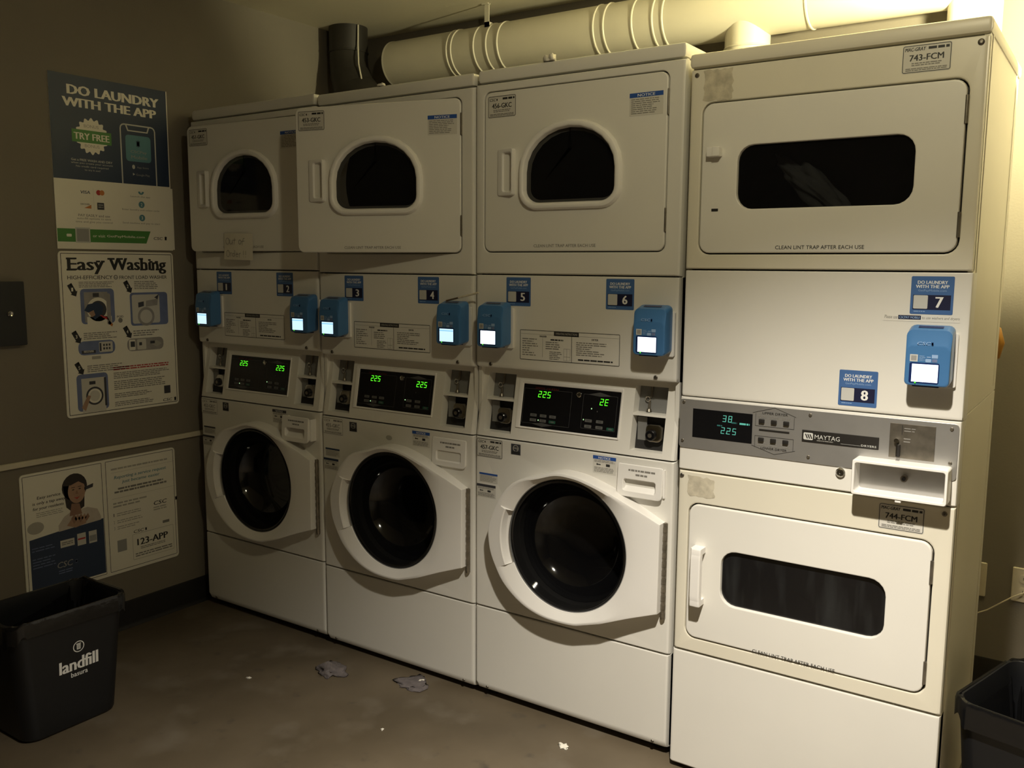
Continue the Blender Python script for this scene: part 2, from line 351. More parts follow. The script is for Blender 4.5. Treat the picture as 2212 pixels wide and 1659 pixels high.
def notice_label(x0, x1, z0, z1, y, parent, shade=NOTICEB, lines=True, pict=False, seed=1, title='NOTICE'):
    mb = MB(); p = Pr(mb, FR(y)); W, H = x1 - x0, z1 - z0; U = lambda u: x0 + u * W; V = lambda v: z0 + v * H
    p.rect(x0, x1, z0, z1, LABELP, 1); p.rect(x0, x1, V(.80), z1, shade, 2)
    if title: p.text(title, U(.24), U(.76), V(.835), V(.955), WHITEINK, 3, .03)
    if pict:
        p.lines(U(.06), U(.94), V(.62), V(.77), 2, GREYINK, 2, .5, seed, .1)
        p.rect(U(.16), U(.34), V(.47), V(.53), INK, 2); p.rect(U(.17), U(.20), V(.45), V(.57), INK, 2); p.rect(U(.57), U(.74), V(.42), V(.57), INK, 2)
        p.lines(U(.06), U(.94), V(.05), V(.36), 4, GREYINK, 2, .5, seed + 1, .1)
    elif lines: p.lines(U(.05), U(.95), V(.06), V(.76), 8, GREYINK, 2, .42, seed, .35)
    return mb.build('notice_label', parent, smooth=False)
def lint_text(x0, x1, z0, z1, y, parent, m=INK):
    mb = MB(); Pr(mb, FR(y)).text('CLEAN LINT TRAP AFTER EACH USE', x0, x1, z0, z1, m, 1, .01)
    return mb.build('lint_trap_lettering', parent, smooth=False)

# ------------------------------------------------------------------ stacked washer dryers
W0 = 0.686
KC = 0.18                                                    # slope of the control panel
def CY(x, z): return KC * (z - 0.8756)
DO = [(0.271,0.789),(0.332,0.807),(0.391,0.806),(0.440,0.796),(0.507,0.774),(0.560,0.749),(0.611,0.726),(0.663,0.700),(0.661,0.440),(0.577,0.411),(0.487,0.376),(0.409,0.352),(0.318,0.350),(0.250,0.364),(0.196,0.391),(0.146,0.434),(0.116,0.482),(0.096,0.530),(0.089,0.590),(0.096,0.624),(0.115,0.669),(0.145,0.719),(0.193,0.763)]
DCX, DCZ = 0.362, 0.585
def door_outline():
    n = len(DO); pts = []
    for i in range(n):
        a, b, c, d = (DO[(i + k) % n] for k in (-1, 0, 1, 2))
        if 4 <= i <= 10: pts.append(b); continue              # straight runs to the hinge side
        for k in range(6):
            t = k / 6; f = lambda q: 0.5 * (2 * b[q] + (c[q] - a[q]) * t + (2 * a[q] - 5 * b[q] + 4 * c[q] - d[q]) * t * t + (3 * b[q] - a[q] - 3 * c[q] + d[q]) * t ** 3)
            pts.append((f(0), f(1)))
    return pts
DOUT = door_outline()
def rad_at(th):
    dx, dz = math.cos(th), math.sin(th); best = 0
    for (ax, az), (bx, bz) in zip(DOUT, DOUT[1:] + DOUT[:1]):
        ex, ez = bx - ax, bz - az; den = dx * ez - dz * ex
        if abs(den) < 1e-12: continue
        t = ((ax - DCX) * ez - (az - DCZ) * ex) / den; q = ((ax - DCX) * dz - (az - DCZ) * dx) / den
        if t > 0 and -1e-6 <= q <= 1 + 1e-6: best = max(best, t)
    return best
def dshape(i, n=7): return rr2(.166 + i, .506 - i, 1.574 + i, 1.826 - i, .05, n, (max(.165 - i * .85, .02), max(.135 - i * .7, .02)), (max(.062 - i * .8, .012), max(.056 - i * .8, .012)))

def washer_door(parent):
    th = [2 * math.pi * k / 116 for k in range(116)]
    for x, z in (DO[7], DO[8]): th.append(math.atan2(z - DCZ, x - DCX) % (2 * math.pi))
    A0, A1 = R(158), R(204.5); th += [A0 - .012, A0, A1, A1 + .012]; th = sorted(th)
    L = [[] for _ in range(9)]
    for t in th:
        ro = rad_at(t); c, s = math.cos(t), math.sin(t); hd = A0 - 1e-6 <= t <= A1 + 1e-6
        def P(r, y): return (DCX + r * c, y, DCZ + r * s)
        xf = lambda r: -.055 + .02 * min(max((DCX + r * c - .50) / .16, 0), 1)
        cr = -math.log(math.exp(-160 * .243) + math.exp(-160 * (ro - .009))) / 160
        L[0].append(P(ro, 0.0)); L[1].append(P(ro, xf(ro) + .004)); L[2].append(P(ro - .0012, xf(ro) + .0012)); L[3].append(P(ro - .005, xf(ro)))
        L[4].append(P(cr, xf(cr)))
        if hd: L[5].append(P(.226, xf(cr) - .001)); L[6].append(P(.222, xf(cr) + .002)); L[7].append(P(.218, -.030)); L[8].append(P(.197, -.024))
        else: L[5].append(P(.207, -.0415)); L[6].append(P(.203, -.040)); L[7].append(P(.200, -.034)); L[8].append(P(.197, -.024))
    mb = MB(); mb.loft(L, PLASTIC); d = mb.build('washer_door', parent)
    circ = lambda r, y, n=72: [(DCX + r * math.cos(2 * math.pi * k / n), y, DCZ + r * math.sin(2 * math.pi * k / n)) for k in range(n)]
    g = MB(); g.loft([circ(.200, -.026), circ(.1985, -.036), circ(.195, -.0385), circ(.191, -.037)] + [circ(.190 * math.cos(t) ** .55, -.036 + .135 * math.sin(t)) for t in [R(90) * k / 16 for k in range(16)]] + [circ(.01, .099)], GLASSB, False, True)
    g.build('door_glass', d, label='dark bowl shaped washer door glass')
    rg = MB(); rg.loft([circ(.2035, -.030), circ(.2035, -.0375), circ(.2005, -.0385), circ(.1995, -.034)], GASKET); rg.build('glass_trim_ring', d)
    h = MB(); x, y = .6665, -.006
    h.loft([[(x + .0065 * math.cos(a), y + .0065 * math.sin(a), z) for a in [2 * math.pi * k / 10 for k in range(10)]] for z in (.418, .700)], HINGE, True, True)
    h.box(.658, .6725, -.004, .0, .420, .698, HINGE)
    for k in range(11): h.loft([[(x + .0078 * math.cos(a), y + .0078 * math.sin(a), z) for a in [2 * math.pi * q / 10 for q in range(10)]] for z in (.424 + k * .025, .438 + k * .025)], HINGE, True, True)
    h.build('door_hinge', d)
    return d

def stack(tag_, x, dz, label, dryer_code, washer_code, nums, door_deg, drawer, worn):
    root = empty('stacked_washer_dryer', label, 'washer dryer', (x, 0, dz), group='white stacked washer dryers')
    # cabinet shell
    mb = MB(); t = .012
    for a in ((0, t, .02, .60, .03, 1.95), (W0 - t, W0, .02, .60, .03, 1.95), (t, W0 - t, .588, .60, .03, 1.95), (t, W0 - t, .03, .588, .03, .05), (t, W0 - t, .06, .588, 1.38, 1.39), (t, W0 - t, .06, .588, .868, .876)): mb.box(*a, ENAMEL)
    mb.build('cabinet', root)
    mb = MB(); mb.bbox(.004, W0 - .004, .006, .60, 1.957, 1.9965, ENAMEL, .010); mb.build('lid', root)
    for a in (.04, .64):
        for yy in (.06, .52):
            mb = MB(); mb.loft([[(a + .02 * math.cos(q), yy + .02 * math.sin(q), z) for q in [2 * math.pi * k / 12 for k in range(12)]] for z in (-dz, .032)], DARK, True, True); mb.build('foot', root)
    mb = MB(); mb.box(.012, W0 - .012, .085, .095, -dz + .004, .03, DARK); mb.build('toe_board', root)
    # dryer front and door
    mb = MB(); hole = lambda i: rr2(.033 - i, .639 + i, 1.451 - i, 1.929 + i, .024, 7)
    face_panel(mb, 0, W0, 1.386, 1.953, ENAMEL, hole, n=7); mb.build('dryer_front', root)
    mb = MB(); mb.box(.03, .645, .0185, .022, 1.445, 1.935, DARK if door_deg < 1 else ENAMEL)
    hz = [(.345 + .22 * math.cos(q), 1.69 + .21 * math.sin(q)) for q in [2 * math.pi * k / 40 for k in range(40)]]
    Pr(mb, FR(.0183)).poly(hz, DARK); mb.build('dryer_bulkhead', root)
    HX = .636; sh = lambda pts, y: [(a - HX, y if not callable(y) else y(a, b), b) for a, b in pts]
    do = lambda i: rr2(.036 + i, .636 - i, 1.454 + i, 1.926 - i, max(.022 - i, .01), 7)
    mb = MB(); mb.loft([sh(do(.004), .016), sh(do(0), .014), sh(do(0), .003), sh(do(.0012), .0005), sh(do(.004), -.001), sh(dshape(.006), -.001), sh(dshape(.006), .010), sh(dshape(.03), .012)], ENAMEL)
    door = mb.build('dryer_door', root, (HX, 0, 0)); door.rotation_euler = (0, 0, R(door_deg))
    mb = MB(); mb.loft([sh(dshape(0), 0.0), sh(dshape(.0015), -.008), sh(dshape(.005), -.0145), sh(dshape(.010), -.0165), sh(dshape(.016), -.0155), sh(dshape(.0195), -.012), sh(dshape(.022), .003)], PLASTIC)
    mb.build('window_frame', door)
    mb = MB(); mb.loft([sh(dshape(.020), .002), sh(dshape(.08), .001)], GLASS, False, True); mb.build('window_glass', door)
    mb = MB(); a0, a1, b0, b1 = .085, .149, 1.620, 1.757; tilt = lambda u, v: -.003 - .015 * (u - a0) / (a1 - a0)
    hr = lambda i, r: rr2(a0 + i, a1 - i, b0 + i, b1 - i, r, 5)
    ir = lambda i: rr2(a0 + .020 + i, a1 - .006 - i, b0 + .010 + i, b1 - .010 - i, .008, 5)
    mb.loft([sh(hr(0, .006), -.0005), sh(hr(.001, .006), tilt), sh(hr(.003, .005), lambda u, v: tilt(u, v) - .0008), sh(ir(-.002), lambda u, v: tilt(u, v) - .0008), sh(ir(0), tilt), sh(ir(.004), lambda u, v: .004)], PLASTIC, False, True)
    mb.build('door_handle', door)
    id_plate('serial_label', dryer_code, .0485 - HX, .150 - HX, 1.8507, 1.914, -.001, door)
    notice_label(.5235 - HX, .6235 - HX, 1.817, 1.877, -.001, door, seed=3)
    lint_text(.2164 - HX, .4254 - HX, 1.466, 1.4745, -.001, door, GREYINK)
    for z0, z1 in ((1.813, 1.881), (1.506, 1.570)):
        mb = MB(); mb.bbox(.6355, .6405, -.0035, .006, z0, z1, HINGE, .002); mb.build('door_hinge', root)
    # coin panel with cover
    mb = MB(); front_slab(mb, [(.06, 1.095), (.012, 1.095), (.0035, 1.0985), (0, 1.108), (0, 1.379), (.0015, 1.3825), (.06, 1.3825)], 0, W0, ENAMEL, .013); cp = mb.build('coin_panel', root)
    screw(.0600, 1.107, 0, cp); screw(.6224, 1.107, 0, cp)
    s0 = {'A': (.131, .4725), 'B': (.128, .459), 'C': (.1185, .462)}[tag_]
    app_sticker(nums[0], s0[0], 1.2905, 0, cp); app_sticker(nums[1], s0[1], 1.2905, 0, cp)
    mb = MB(); p = Pr(mb, FR(0)); i0, i1, j0, j1 = .170, .5095, 1.1293, 1.2200; IW, IH = i1 - i0, j1 - j0; U = lambda u: i0 + u * IW; V = lambda v: j0 + v * IH
    p.rrect(i0, i1, j0, j1, .003, ENAMEL, 1); p.frame(i0, i1, j0, j1, .0016, INK, 2, .003); p.rect(U(.532), U(.537), V(0), V(.86), INK, 2); p.rect(U(.01), U(.99), V(.865), V(.872), GREYINK, 2)
    p.rect(U(.355), U(.605), V(.845), V(.985), INK, 2); p.text('OPERATING INSTRUCTIONS', U(.37), U(.59), V(.885), V(.955), PALEINK, 3, .01)
    p.text('WASHER', U(.205), U(.28), V(.775), V(.835), INK, 2, .05); p.text('DRYER', U(.73), U(.795), V(.755), V(.815), INK, 2, .05); p.lines(U(.32), U(.45), V(.685), V(.735), 1, INK, 2, .9, 6, 0)
    p.lines(U(.025), U(.19), V(.13), V(.74), 8, GREYINK, 2, .42, 1, .6); p.rect(U(.237), U(.24), V(.12), V(.74), GREYINK, 2); p.lines(U(.27), U(.45), V(.38), V(.66), 4, GREYINK, 2, .45, 2, .3)
    p.lines(U(.31), U(.44), V(.05), V(.34), 5, GREYINK, 2, .45, 3, .3); p.frame(U(.455), U(.52), V(.05), V(.44), .0007, GREYINK, 2); p.rect(U(.485), U(.4875), V(.05), V(.44), GREYINK, 2); p.rect(U(.455), U(.52), V(.17), V(.18), GREYINK, 2)
    p.lines(U(.58), U(.93), V(.24), V(.70), 7, GREYINK, 2, .45, 4, .7); p.lines(U(.60), U(.94), V(.08), V(.15), 1, INK, 2, .7, 5, 0); mb.build('instruction_plate', cp, smooth=False)
    # sloping control panel
    mb = MB(); B = .8775; T = 1.102
    def q(x0, x1, z0, z1, m=ENAMEL, w=0.0): mb.add([(x0, CY(0, z0) - w, z0), (x1, CY(0, z0) - w, z0), (x1, CY(0, z1) - w, z1), (x0, CY(0, z1) - w, z1)], [(0, 1, 2, 3)], m)
    RC = ((.031, .134), (.545, .6465)); zr0, zr1 = .8925, 1.0755
    e = .011
    pl_ = [(0, e), (e * .3, e * .3), (e, 0)]
    for i in range(2):
        (xa, ya), (xb, yb) = pl_[i], pl_[i + 1]
        mb.add([(xa, CY(0, B) + ya, B), (xb, CY(0, B) + yb, B), (xb, CY(0, T) + yb, T), (xa, CY(0, T) + ya, T)], [(0, 1, 2, 3)], ENAMEL)
        mb.add([(W0 - xa, CY(0, B) + ya, B), (W0 - xb, CY(0, B) + yb, B), (W0 - xb, CY(0, T) + yb, T), (W0 - xa, CY(0, T) + ya, T)], [(0, 1, 2, 3)], ENAMEL)
    for xx in (0, W0): mb.add([(xx, .02, B), (xx, CY(0, B) + e, B), (xx, CY(0, T) + e, T), (xx, .075, T), (xx, .075, B)], [(0, 1, 2, 3, 4)], ENAMEL)
    q(e, RC[0][0], B, T); q(RC[0][1], RC[1][0], B, T); q(RC[1][1], W0 - e, B, T)
    mb.add([(0, e, B), (W0, e, B), (W0, .06, B), (0, .06, B)], [(0, 1, 2, 3)], ENAMEL)
    for a, b in RC:
        q(a, b, B, zr0); q(a, b, zr1, T); dp = .034
        f = lambda x, z, d: (x, CY(0, z) + d, z)
        mb.add([f(a, zr0, 0), f(a, zr0, dp), f(a, zr1, dp), f(a, zr1, 0)], [(0, 1, 2, 3)], ENAMEL); mb.add([f(b, zr0, 0), f(b, zr0, dp), f(b, zr1, dp), f(b, zr1, 0)], [(0, 1, 2, 3)], ENAMEL)
        mb.add([f(a, zr0, 0), f(b, zr0, 0), f(b, zr0, dp), f(a, zr0, dp)], [(0, 1, 2, 3)], ENAMEL); mb.add([f(a, zr1, 0), f(b, zr1, 0), f(b, zr1, dp), f(a, zr1, dp)], [(0, 1, 2, 3)], ENAMEL)
        mb.add([f(a, .994, dp), f(b, .994, dp), f(b, zr1, dp), f(a, zr1, dp)], [(0, 1, 2, 3)], GREYPLASTIC); mb.add([f(a, zr0, dp), f(b, zr0, dp), f(b, .994, dp), f(a, .994, dp)], [(0, 1, 2, 3)], DARK)
        mb.add([f(a, .991, .002), f(b, .991, .002), f(b, .998, .002), f(a, .998, .002), f(a, .991, dp), f(b, .991, dp), f(b, .998, dp), f(a, .998, dp)], [(0, 1, 2, 3), (0, 1, 5, 4), (3, 2, 6, 7)], ENAMEL)
    ctl = mb.build('control_panel', root, smooth=False)
    for a, b in RC:
        cx = a + .034; mb = MB(); yb = lambda z: CY(0, z) + .031
        mb.tube([(cx + .004, yb(1.07), 1.072), (cx + .004, yb(1.05), 1.048), (cx + .002, yb(1.04), 1.040)], .0035, HINGE)
        mb.tube([(cx - .004 + .007 * math.cos(t), yb(1.036) - .004, 1.036 + .007 * math.sin(t)) for t in [2 * math.pi * k / 12 for k in range(13)]], .0022, CHROME, 8)
        mb.tube([(cx, yb(1.026), 1.028), (cx, yb(1.01), 1.006)], .0042, HINGE); mb.tube([(cx, yb(1.005), 1.008), (cx, yb(1.003), 1.000)], [.006, .009], HINGE)
        mb.build('coin_slide', ctl)
        lx0, lx1, lz0, lz1 = a + .038, a + .090, .917, .969; yb = CY(0, .94) + .034; mb = MB(); LL = lambda i, y: xz(rr2(lx0 + i, lx1 - i, lz0 + i, lz1 - i, .013, 5), y)
        mb.loft([LL(0, yb), LL(0, yb - .016), LL(.002, yb - .021), LL(.007, yb - .023)], CHROME, False, True)
        mb.box(a + .006, a + .034, yb - .004, yb, zr0 + .004, .985, GREYPLASTIC)
        ccx, ccz = lx0 + .019, .938; CC = lambda r, y: [(ccx + r * math.cos(t), y, ccz + r * math.sin(t)) for t in [2 * math.pi * k / 20 for k in range(20)]]
        mb.loft([CC(.0155, yb - .015), CC(.0155, yb - .029), CC(.0135, yb - .031)], BLACKP, False, True); mb.loft([CC(.006, yb - .031), CC(.006, yb - .0325), CC(.003, yb - .033)], HINGE, False, True)
        mb.build('coin_lock', ctl)
    mb = MB(); p = Pr(mb, lambda u, v, w_: (u, CY(0, v) - w_ - .0003, v))
    fo, fi = (.150, .5085, .9155, 1.0615), (.1665, .5025, .9213, 1.0512)
    fl = lambda a, i, w_: [(x, CY(0, z) - w_, z) for x, z in rr2(a[0] + i, a[1] - i, a[2] + i, a[3] - i, .002, 3)]
    mb.loft([fl(fo, 0, 0), fl(fo, .001, .003), fl(fi, -.003, .003), fl(fi, 0, .0008)], PLASTIC, False, False)
    dp_ = mb.build('display_bezel', ctl)
    mb = MB(); p = Pr(mb, lambda u, v, w_: (u, CY(0, v) - w_ - .0006, v)); p.rect(*fi, BLACKP, 0)
    p.frame(.163 + .007, .3395, .933, 1.038, .0009, PANELLINE, 1, .002); p.frame(.379, .4925, .937, 1.037, .0009, PANELLINE, 1, .002)
    p.poly([(.205, .9335), (.245, .926), (.285, .9335), (.245, .9375)], PANELLINE, 2); p.poly([(.393, 1.0365), (.434, 1.045), (.475, 1.0365), (.434, 1.033)], PANELLINE, 2)
    p.text('SPEED QUEEN', .209, .292, 1.0365, 1.0435, REDT, 3, .03)
    p.segs('225', .222, 1.0145, .017, LEDG, 3)
    p.segs('225' if tag_ != 'C' else '2E', .430 if tag_ != 'C' else .436, 1.0095, .017, LEDG, 3)
    kg = KEYG; h = .0085
    for bx, bz, gm in ((.1995, .959, kg), (.2345, .959, kg), (.268, .959, kg), (.1995, .944, kg), (.2345, .944, kg), (.268, .9435, KEYGR), (.3915, .9605, kg), (.4290, .9605, kg), (.3915, .9440, kg), (.4290, .9440, kg), (.4655, .9430, KEYGR)):
        p.rrect(bx, bx + .0235, bz - h / 2, bz + h / 2, .0015, gm, 2); p.lines(bx + .006, bx + .018, bz - .0022, bz + .0022, 1, PANELLINE if gm is kg else KEYG, 3, .9, 2, 0)
    for du, dv in (((.3785 + .008, .9622), (.2303, .9449)) if tag_ != 'C' else ((.3868, .9622), (.2303, .9449), (.4102, .9963))): p.disc(du, dv, .0017, LEDW, 4, .002, 10)
    p.disc(.4298, .9895, .002, PANELLINE, 2)
    mb.build('display_panel', ctl, smooth=False)
    mb = MB(); KK = lambda r, w_: [(.3637 + r * math.cos(t), CY(0, 1.033) - w_, 1.033 + r * math.sin(t)) for t in [2 * math.pi * k / 16 for k in range(16)]]
    mb.loft([KK(.0085, 0), KK(.0085, .004), KK(.006, .005), KK(.005, .003)], CHROME, False, True); mb.build('key_lock', ctl)
    # washer front
    mb = MB(); circ = lambda i: rr2(DCX - .190 - i, DCX + .190 + i, DCZ - .190 - i, DCZ + .190 + i, .190 + i, 9)
    face_panel(mb, 0, W0, .3135, .8735, ENAMEL, circ, n=9, lip=.03); wf = mb.build('washer_front', root)
    mb = MB(); cl = lambda r, y: [(DCX + r * math.cos(t), y, DCZ + r * math.sin(t)) for t in [2 * math.pi * k / 40 for k in range(40)]]
    mb.loft([cl(.19, .03), cl(.175, .05), cl(.175, .11), cl(.25, .13), cl(.25, .45), cl(.02, .45)], STEEL, False, True); mb.build('drum', root)
    mb = MB(); mb.loft([cl(.192, .026), cl(.186, .020), cl(.178, .028), cl(.178, .06)], GASKET); mb.build('door_gasket', root)
    washer_door(root)
    id_plate('serial_label', washer_code, .0065, .107, .8085, .8685, 0, wf, GREYINK if tag_ != 'C' else INK, paper=ENAMEL if tag_ != 'C' else LABELP)
    mb = MB(); p = Pr(mb, FR(0)); p.rect(.139, .1745, .830, .8637, PDK, 1); p.rect(.141, .1725, .832, .841, INK, 2); p.ring(.1567, .850, .0085, .0105, PALEINK, 2); p.text('energy', .147, .166, .846, .853, PALEINK, 3, .02, .3); mb.build('energy_label', wf, smooth=False)
    notice_label(.4296, .5054, .8125, .8638, 0, wf, PDK if tag_ == 'A' else NOTICEB, pict=True, seed=5)
    notice_label(.017, .088, .727, .757, 0, wf, PDK if tag_ == 'A' else (NOTICEB if tag_ == 'C' else NAVY), seed=7, title='')
    notice_label(.0072, .081, .678, .7195, 0, wf, PDK if tag_ != 'B' else NAVY, pict=True, seed=8, title='')
    if tag_ == 'B':
        mb = MB(); Pr(mb, FR(0)).disc(.325, .827, .014, PALEINK, 1, .0085); mb.build('oval_emblem', wf, smooth=False)
    # soap drawer
    dx0, dx1, dz0, dz1 = .5165, .6575, .7605, .8545; mb = MB(); yo = -drawer
    ol = lambda i: rr2(dx0 + i, dx1 - i, dz0 + i, dz1 - i, .010, 5, (.006, .006), (.016, .014)); yt = lambda u, v: yo - .008 + .006 * (v - dz0) / (dz1 - dz0)
    sl = lambda i: rr2(dx0 + .0185 + i, dx1 - .0205 - i, dz0 + .017 + i, dz0 + .0515 - i, .006, 5)
    mb.loft([xz(ol(.002), yo + .004), xz(ol(0), lambda u, v: yt(u, v) + .002), xz(ol(.002), yt), xz(sl(-.001), yt), xz(sl(.001), lambda u, v: yt(u, v) + .002), xz(sl(.003), lambda u, v: yo + .001 + .026 * (v - dz0 - .02) / .03), ], PLASTIC, False, True)
    sd = mb.build('soap_drawer', root)
    if drawer > .002:
        mb = MB(); [mb.box(*q_, PLASTIC) for q_ in ((dx1 - .002, dx1 + .004, yo + .004, .10, dz0 + .008, dz1 - .006), (dx0 + .004, dx0 + .010, yo + .004, .10, dz0 + .008, dz1 - .006), (dx0 + .010, dx1 - .002, yo + .034, .10, dz0 + .008, dz0 + .012))]; mb.build('drawer_tray', sd)
    mb = MB(); p = Pr(mb, FR(lambda u, v: yt(u, v))); p.lines(dx0 + .035, dx0 + .118, dz1 - .019, dz1 - .0135, 1, GREYINK, 1, .9, 4, 0); p.lines(dx0 + .058, dx0 + .094, dz1 - .031, dz1 - .0255, 1, GREYINK, 1, .9, 3, 0); mb.build('drawer_lettering', sd, smooth=False)
    # kick panel
    mb = MB(); front_slab(mb, [(.06, .025), (.016, .025), (.012, .027), (0, .050), (0, .3065), (.002, .3095), (.06, .3095)], 0, W0, ENAMEL, .011); kp = mb.build('kick_panel', root)
    for xx in (.045, .64): screw(xx, .036, .007, kp, .005)
    return root, door
A_, doorA = stack('A', 0.0, .004, 'leftmost white stacked washer dryer, in the dark corner beside the wall posters', '451-GKC', '452-GKC', (1, 2), 4.0, .030, True)
B_, doorB = stack('B', .692, -.003, 'white stacked washer dryer with number stickers 3 and 4, upper door swung ajar', '453-GKC', '455-GKC', (3, 4), 13.5, .0, False)
C_, doorC = stack('C', 1.384, 0.0, 'white stacked washer dryer with number stickers 5 and 6, beside the wide-windowed dryers', '456-GKC', '457-GKC', (5, 6), 0.0, .009, False)

# ------------------------------------------------------------------ double dryer at the right end
D_ = empty('stacked_dryer', 'cream double stacked dryer at the right end with wide windows and aluminium control strip', 'dryer', (2.0956, -.0293, 0))
def dryer_unit(z0, z1, dr, win, parent, low):
    mb = MB(); g = .0035; hole = lambda i: rr2(dr[0] - g - i, dr[1] + g + i, dr[2] - g - i, dr[3] + g + i, .030, 6)
    face_panel(mb, 0, W0, z0, z1, ALMOND, hole, n=6, rx=.009); fr = mb.build('dryer_front', parent)
    mb = MB(); mb.box(dr[0] - .006, dr[1] + .006, .019, .023, dr[2] - .006, dr[3] + .006, DARK)
    Pr(mb, FR(.0185)).rrect(win[0] - .02, win[1] + .02, win[2] - .02, win[3] + .02, .05, DARK); 
    mb = MB()  # bulkhead ring around the drum opening
    hl = lambda a, i, r: rr2(a[0] - i, a[1] + i, a[2] - i, a[3] + i, r, 6)
    mb.loft([xz(hl(dr, .006, .03), .020), xz(hl(win, .012, .04), .020), xz(hl(win, .012, .04), .05)], DARK); mb.build('dryer_bulkhead', parent)
    mb = MB(); cx, cz = (win[0] + win[1]) / 2, (win[2] + win[3]) / 2; n = 48; cl = lambda r, y: [(cx + r * math.cos(2 * math.pi * k / n), y, cz + r * .72 * math.sin(2 * math.pi * k / n)) for k in range(n)]
    mb.loft([cl(.27, .055), cl(.30, .07), cl(.30, .50), cl(.02, .50)], STEEL, False, True); mb.build('drum', parent)
    dl = lambda i: rr2(dr[0] + i, dr[1] - i, dr[2] + i, dr[3] - i, max(.027 - i, .01), 6)
    wl = lambda i: rr2(win[0] + i, win[1] - i, win[2] + i, win[3] - i, max(.040 - i, .012), 6)
    mb = MB(); mb.loft([xz(dl(.004), .018), xz(dl(0), .016), xz(dl(0), .002), xz(dl(.0015), -.001), xz(dl(.005), -.0025), xz(wl(-.004), -.0025), xz(wl(-.001), -.0012), xz(wl(0), .002), xz(wl(.0), .012)], ENAMEL)
    d = mb.build('dryer_door', parent)
    mb = MB(); mb.loft([xz(wl(-.004), .009), xz(wl(.06), .009)], DUSTYGLASS if low else GLASS, False, True); mb.build('window_glass', d)
    for a, b in (((.728, .789), (.481, .537)) if not low else ((.676, .732), (.427, .483))):
        q = (a if not low else a, b)
    hz = ((1.728, 1.789), (1.481, 1.537)) if not low else ((.676, .732), (.427, .483))
    for a, b in hz:
        mb = MB(); mb.loft([[(dr[1] + .001 + .004 * math.cos(t), -.002 + .004 * math.sin(t), z) for t in [2 * math.pi * k / 10 for k in range(10)]] for z in (a, b)], HINGE, True, True)
        mb.box(dr[1] - .004, dr[1] + .004, .0, .004, a, b, HINGE); mb.build('door_hinge', d)
    return fr, d
def side_cabinet():
    mb = MB(); t = .012
    for a in ((0, t, .02, .60, .01, 1.935), (W0 - t, W0, .012, .603, 1.075, 1.935), (W0 - t, W0, .012, .603, .005, 1.071), (t, W0 - t, .59, .60, .01, 1.935), (t, W0 - t, .06, .59, .865, .872), (t, W0 - t, .06, .59, 1.40, 1.406), (t, W0 - t, .06, .59, .35, .356)): mb.box(*a, ALMOND)
    for yy in (.045, .545): mb.bbox(W0 - .002, W0 + .0018, yy, yy + .012, 1.09, 1.92, ALMOND, .0015); mb.bbox(W0 - .002, W0 + .0018, yy, yy + .012, .03, 1.05, ALMOND, .0015)
    mb.build('cabinet', D_)
    mb = MB(); mb.bbox(-.004, W0 + .005, -.003, .612, 1.9165, 1.953, ALMOND, .010); mb.build('lid', D_)
side_cabinet()
fu, du = dryer_unit(1.4065, 1.913, (.038, .650, 1.4475, 1.825), (.134, .551, 1.5575, 1.7155), D_, False)
fl_, dlw = dryer_unit(.3565, .8635, (.0355, .6440, .3995, .775), (.131, .547, .510, .661), D_, True)
id_plate('serial_label', '743-FCM', .511, .613, 1.847, 1.908, 0, fu, brand='MAC-GRAY'); id_plate('serial_label', '744-FCM', .520, .622, .791, .853, 0, fl_, brand='MAC-GRAY')
screw(.018, 1.898, 0, fu, .006); screw(.670, 1.898, 0, fu, .007); screw(.011, .850, 0, fl_, .006); screw(.664, .8475, 0, fl_, .006)
def residue(x0, x1, z0, z1, parent, seed):
    rnd = random.Random(seed); mb = MB(); pts = []
    for (a, b), (c, d) in (((x0, z0), (x1, z0)), ((x1, z0), (x1, z1)), ((x1, z1), (x0, z1)), ((x0, z1), (x0, z0))):
        for k in range(7):
            j = lambda: (rnd.random() - .5) * .006; pts.append((a + (c - a) * k / 7 + j(), b + (d - b) * k / 7 + j()))
    Pr(mb, FR(0)).poly(pts, RESIDUE); mb.build('sticker_residue', parent, smooth=False)
residue(.037, .114, 1.832, 1.908, fu, 1); residue(.028, .104, .797, .850, fl_, 2)
lint_text(.240, .452, 1.4565, 1.4655, -.0025, du); lint_text(.226, .439, .4005, .4085, -.0025, dlw)
mb = MB(); mb.bbox(.058, .094, -.024, -.002, 1.690, 1.7135, PLASTIC, .003); mb.bbox(.075, .094, -.028, -.020, 1.690, 1.7135, PLASTIC, .002); mb.build('door_latch_stub', du)
mb = MB(); Pr(mb, FR(-.0025)).rect(.0695, .0875, 1.5535, 1.5605, DARK); mb.build('latch_slot', du, smooth=False)
mb = MB(); h0, h1 = .502, .662
prof = [(.058, -.002), (.058, -.030), (.066, -.040), (.088, -.040), (.088, -.002)]
hx = lambda z: [(x, y, z) for x, y in ((.056, -.002), (.056, -.031), (.061, -.040), (.083, -.040), (.0865, -.037), (.0865, -.002))]
mb.loft([hx(h1 - .016), hx(h1 - .003), [(x * .99 + .0007, y * .96, h1) for x, y, _ in hx(0)]], PLASTIC, True, True); mb.loft([[(x * .99 + .0007, y * .96, h0) for x, y, _ in hx(0)], hx(h0 + .003), hx(h0 + .016)], PLASTIC, True, True)
bx = lambda z, k=0: [(x, y + k, z) for x, y in ((.056, -.022), (.056, -.031), (.061, -.040), (.083, -.040), (.0865, -.037), (.0865, -.022))]
mb.loft([bx(h0 + .016), bx(h0 + .03, -.002), bx(h1 - .03, -.002), bx(h1 - .016)], PLASTIC, True, True); mb.build('door_handle', dlw)
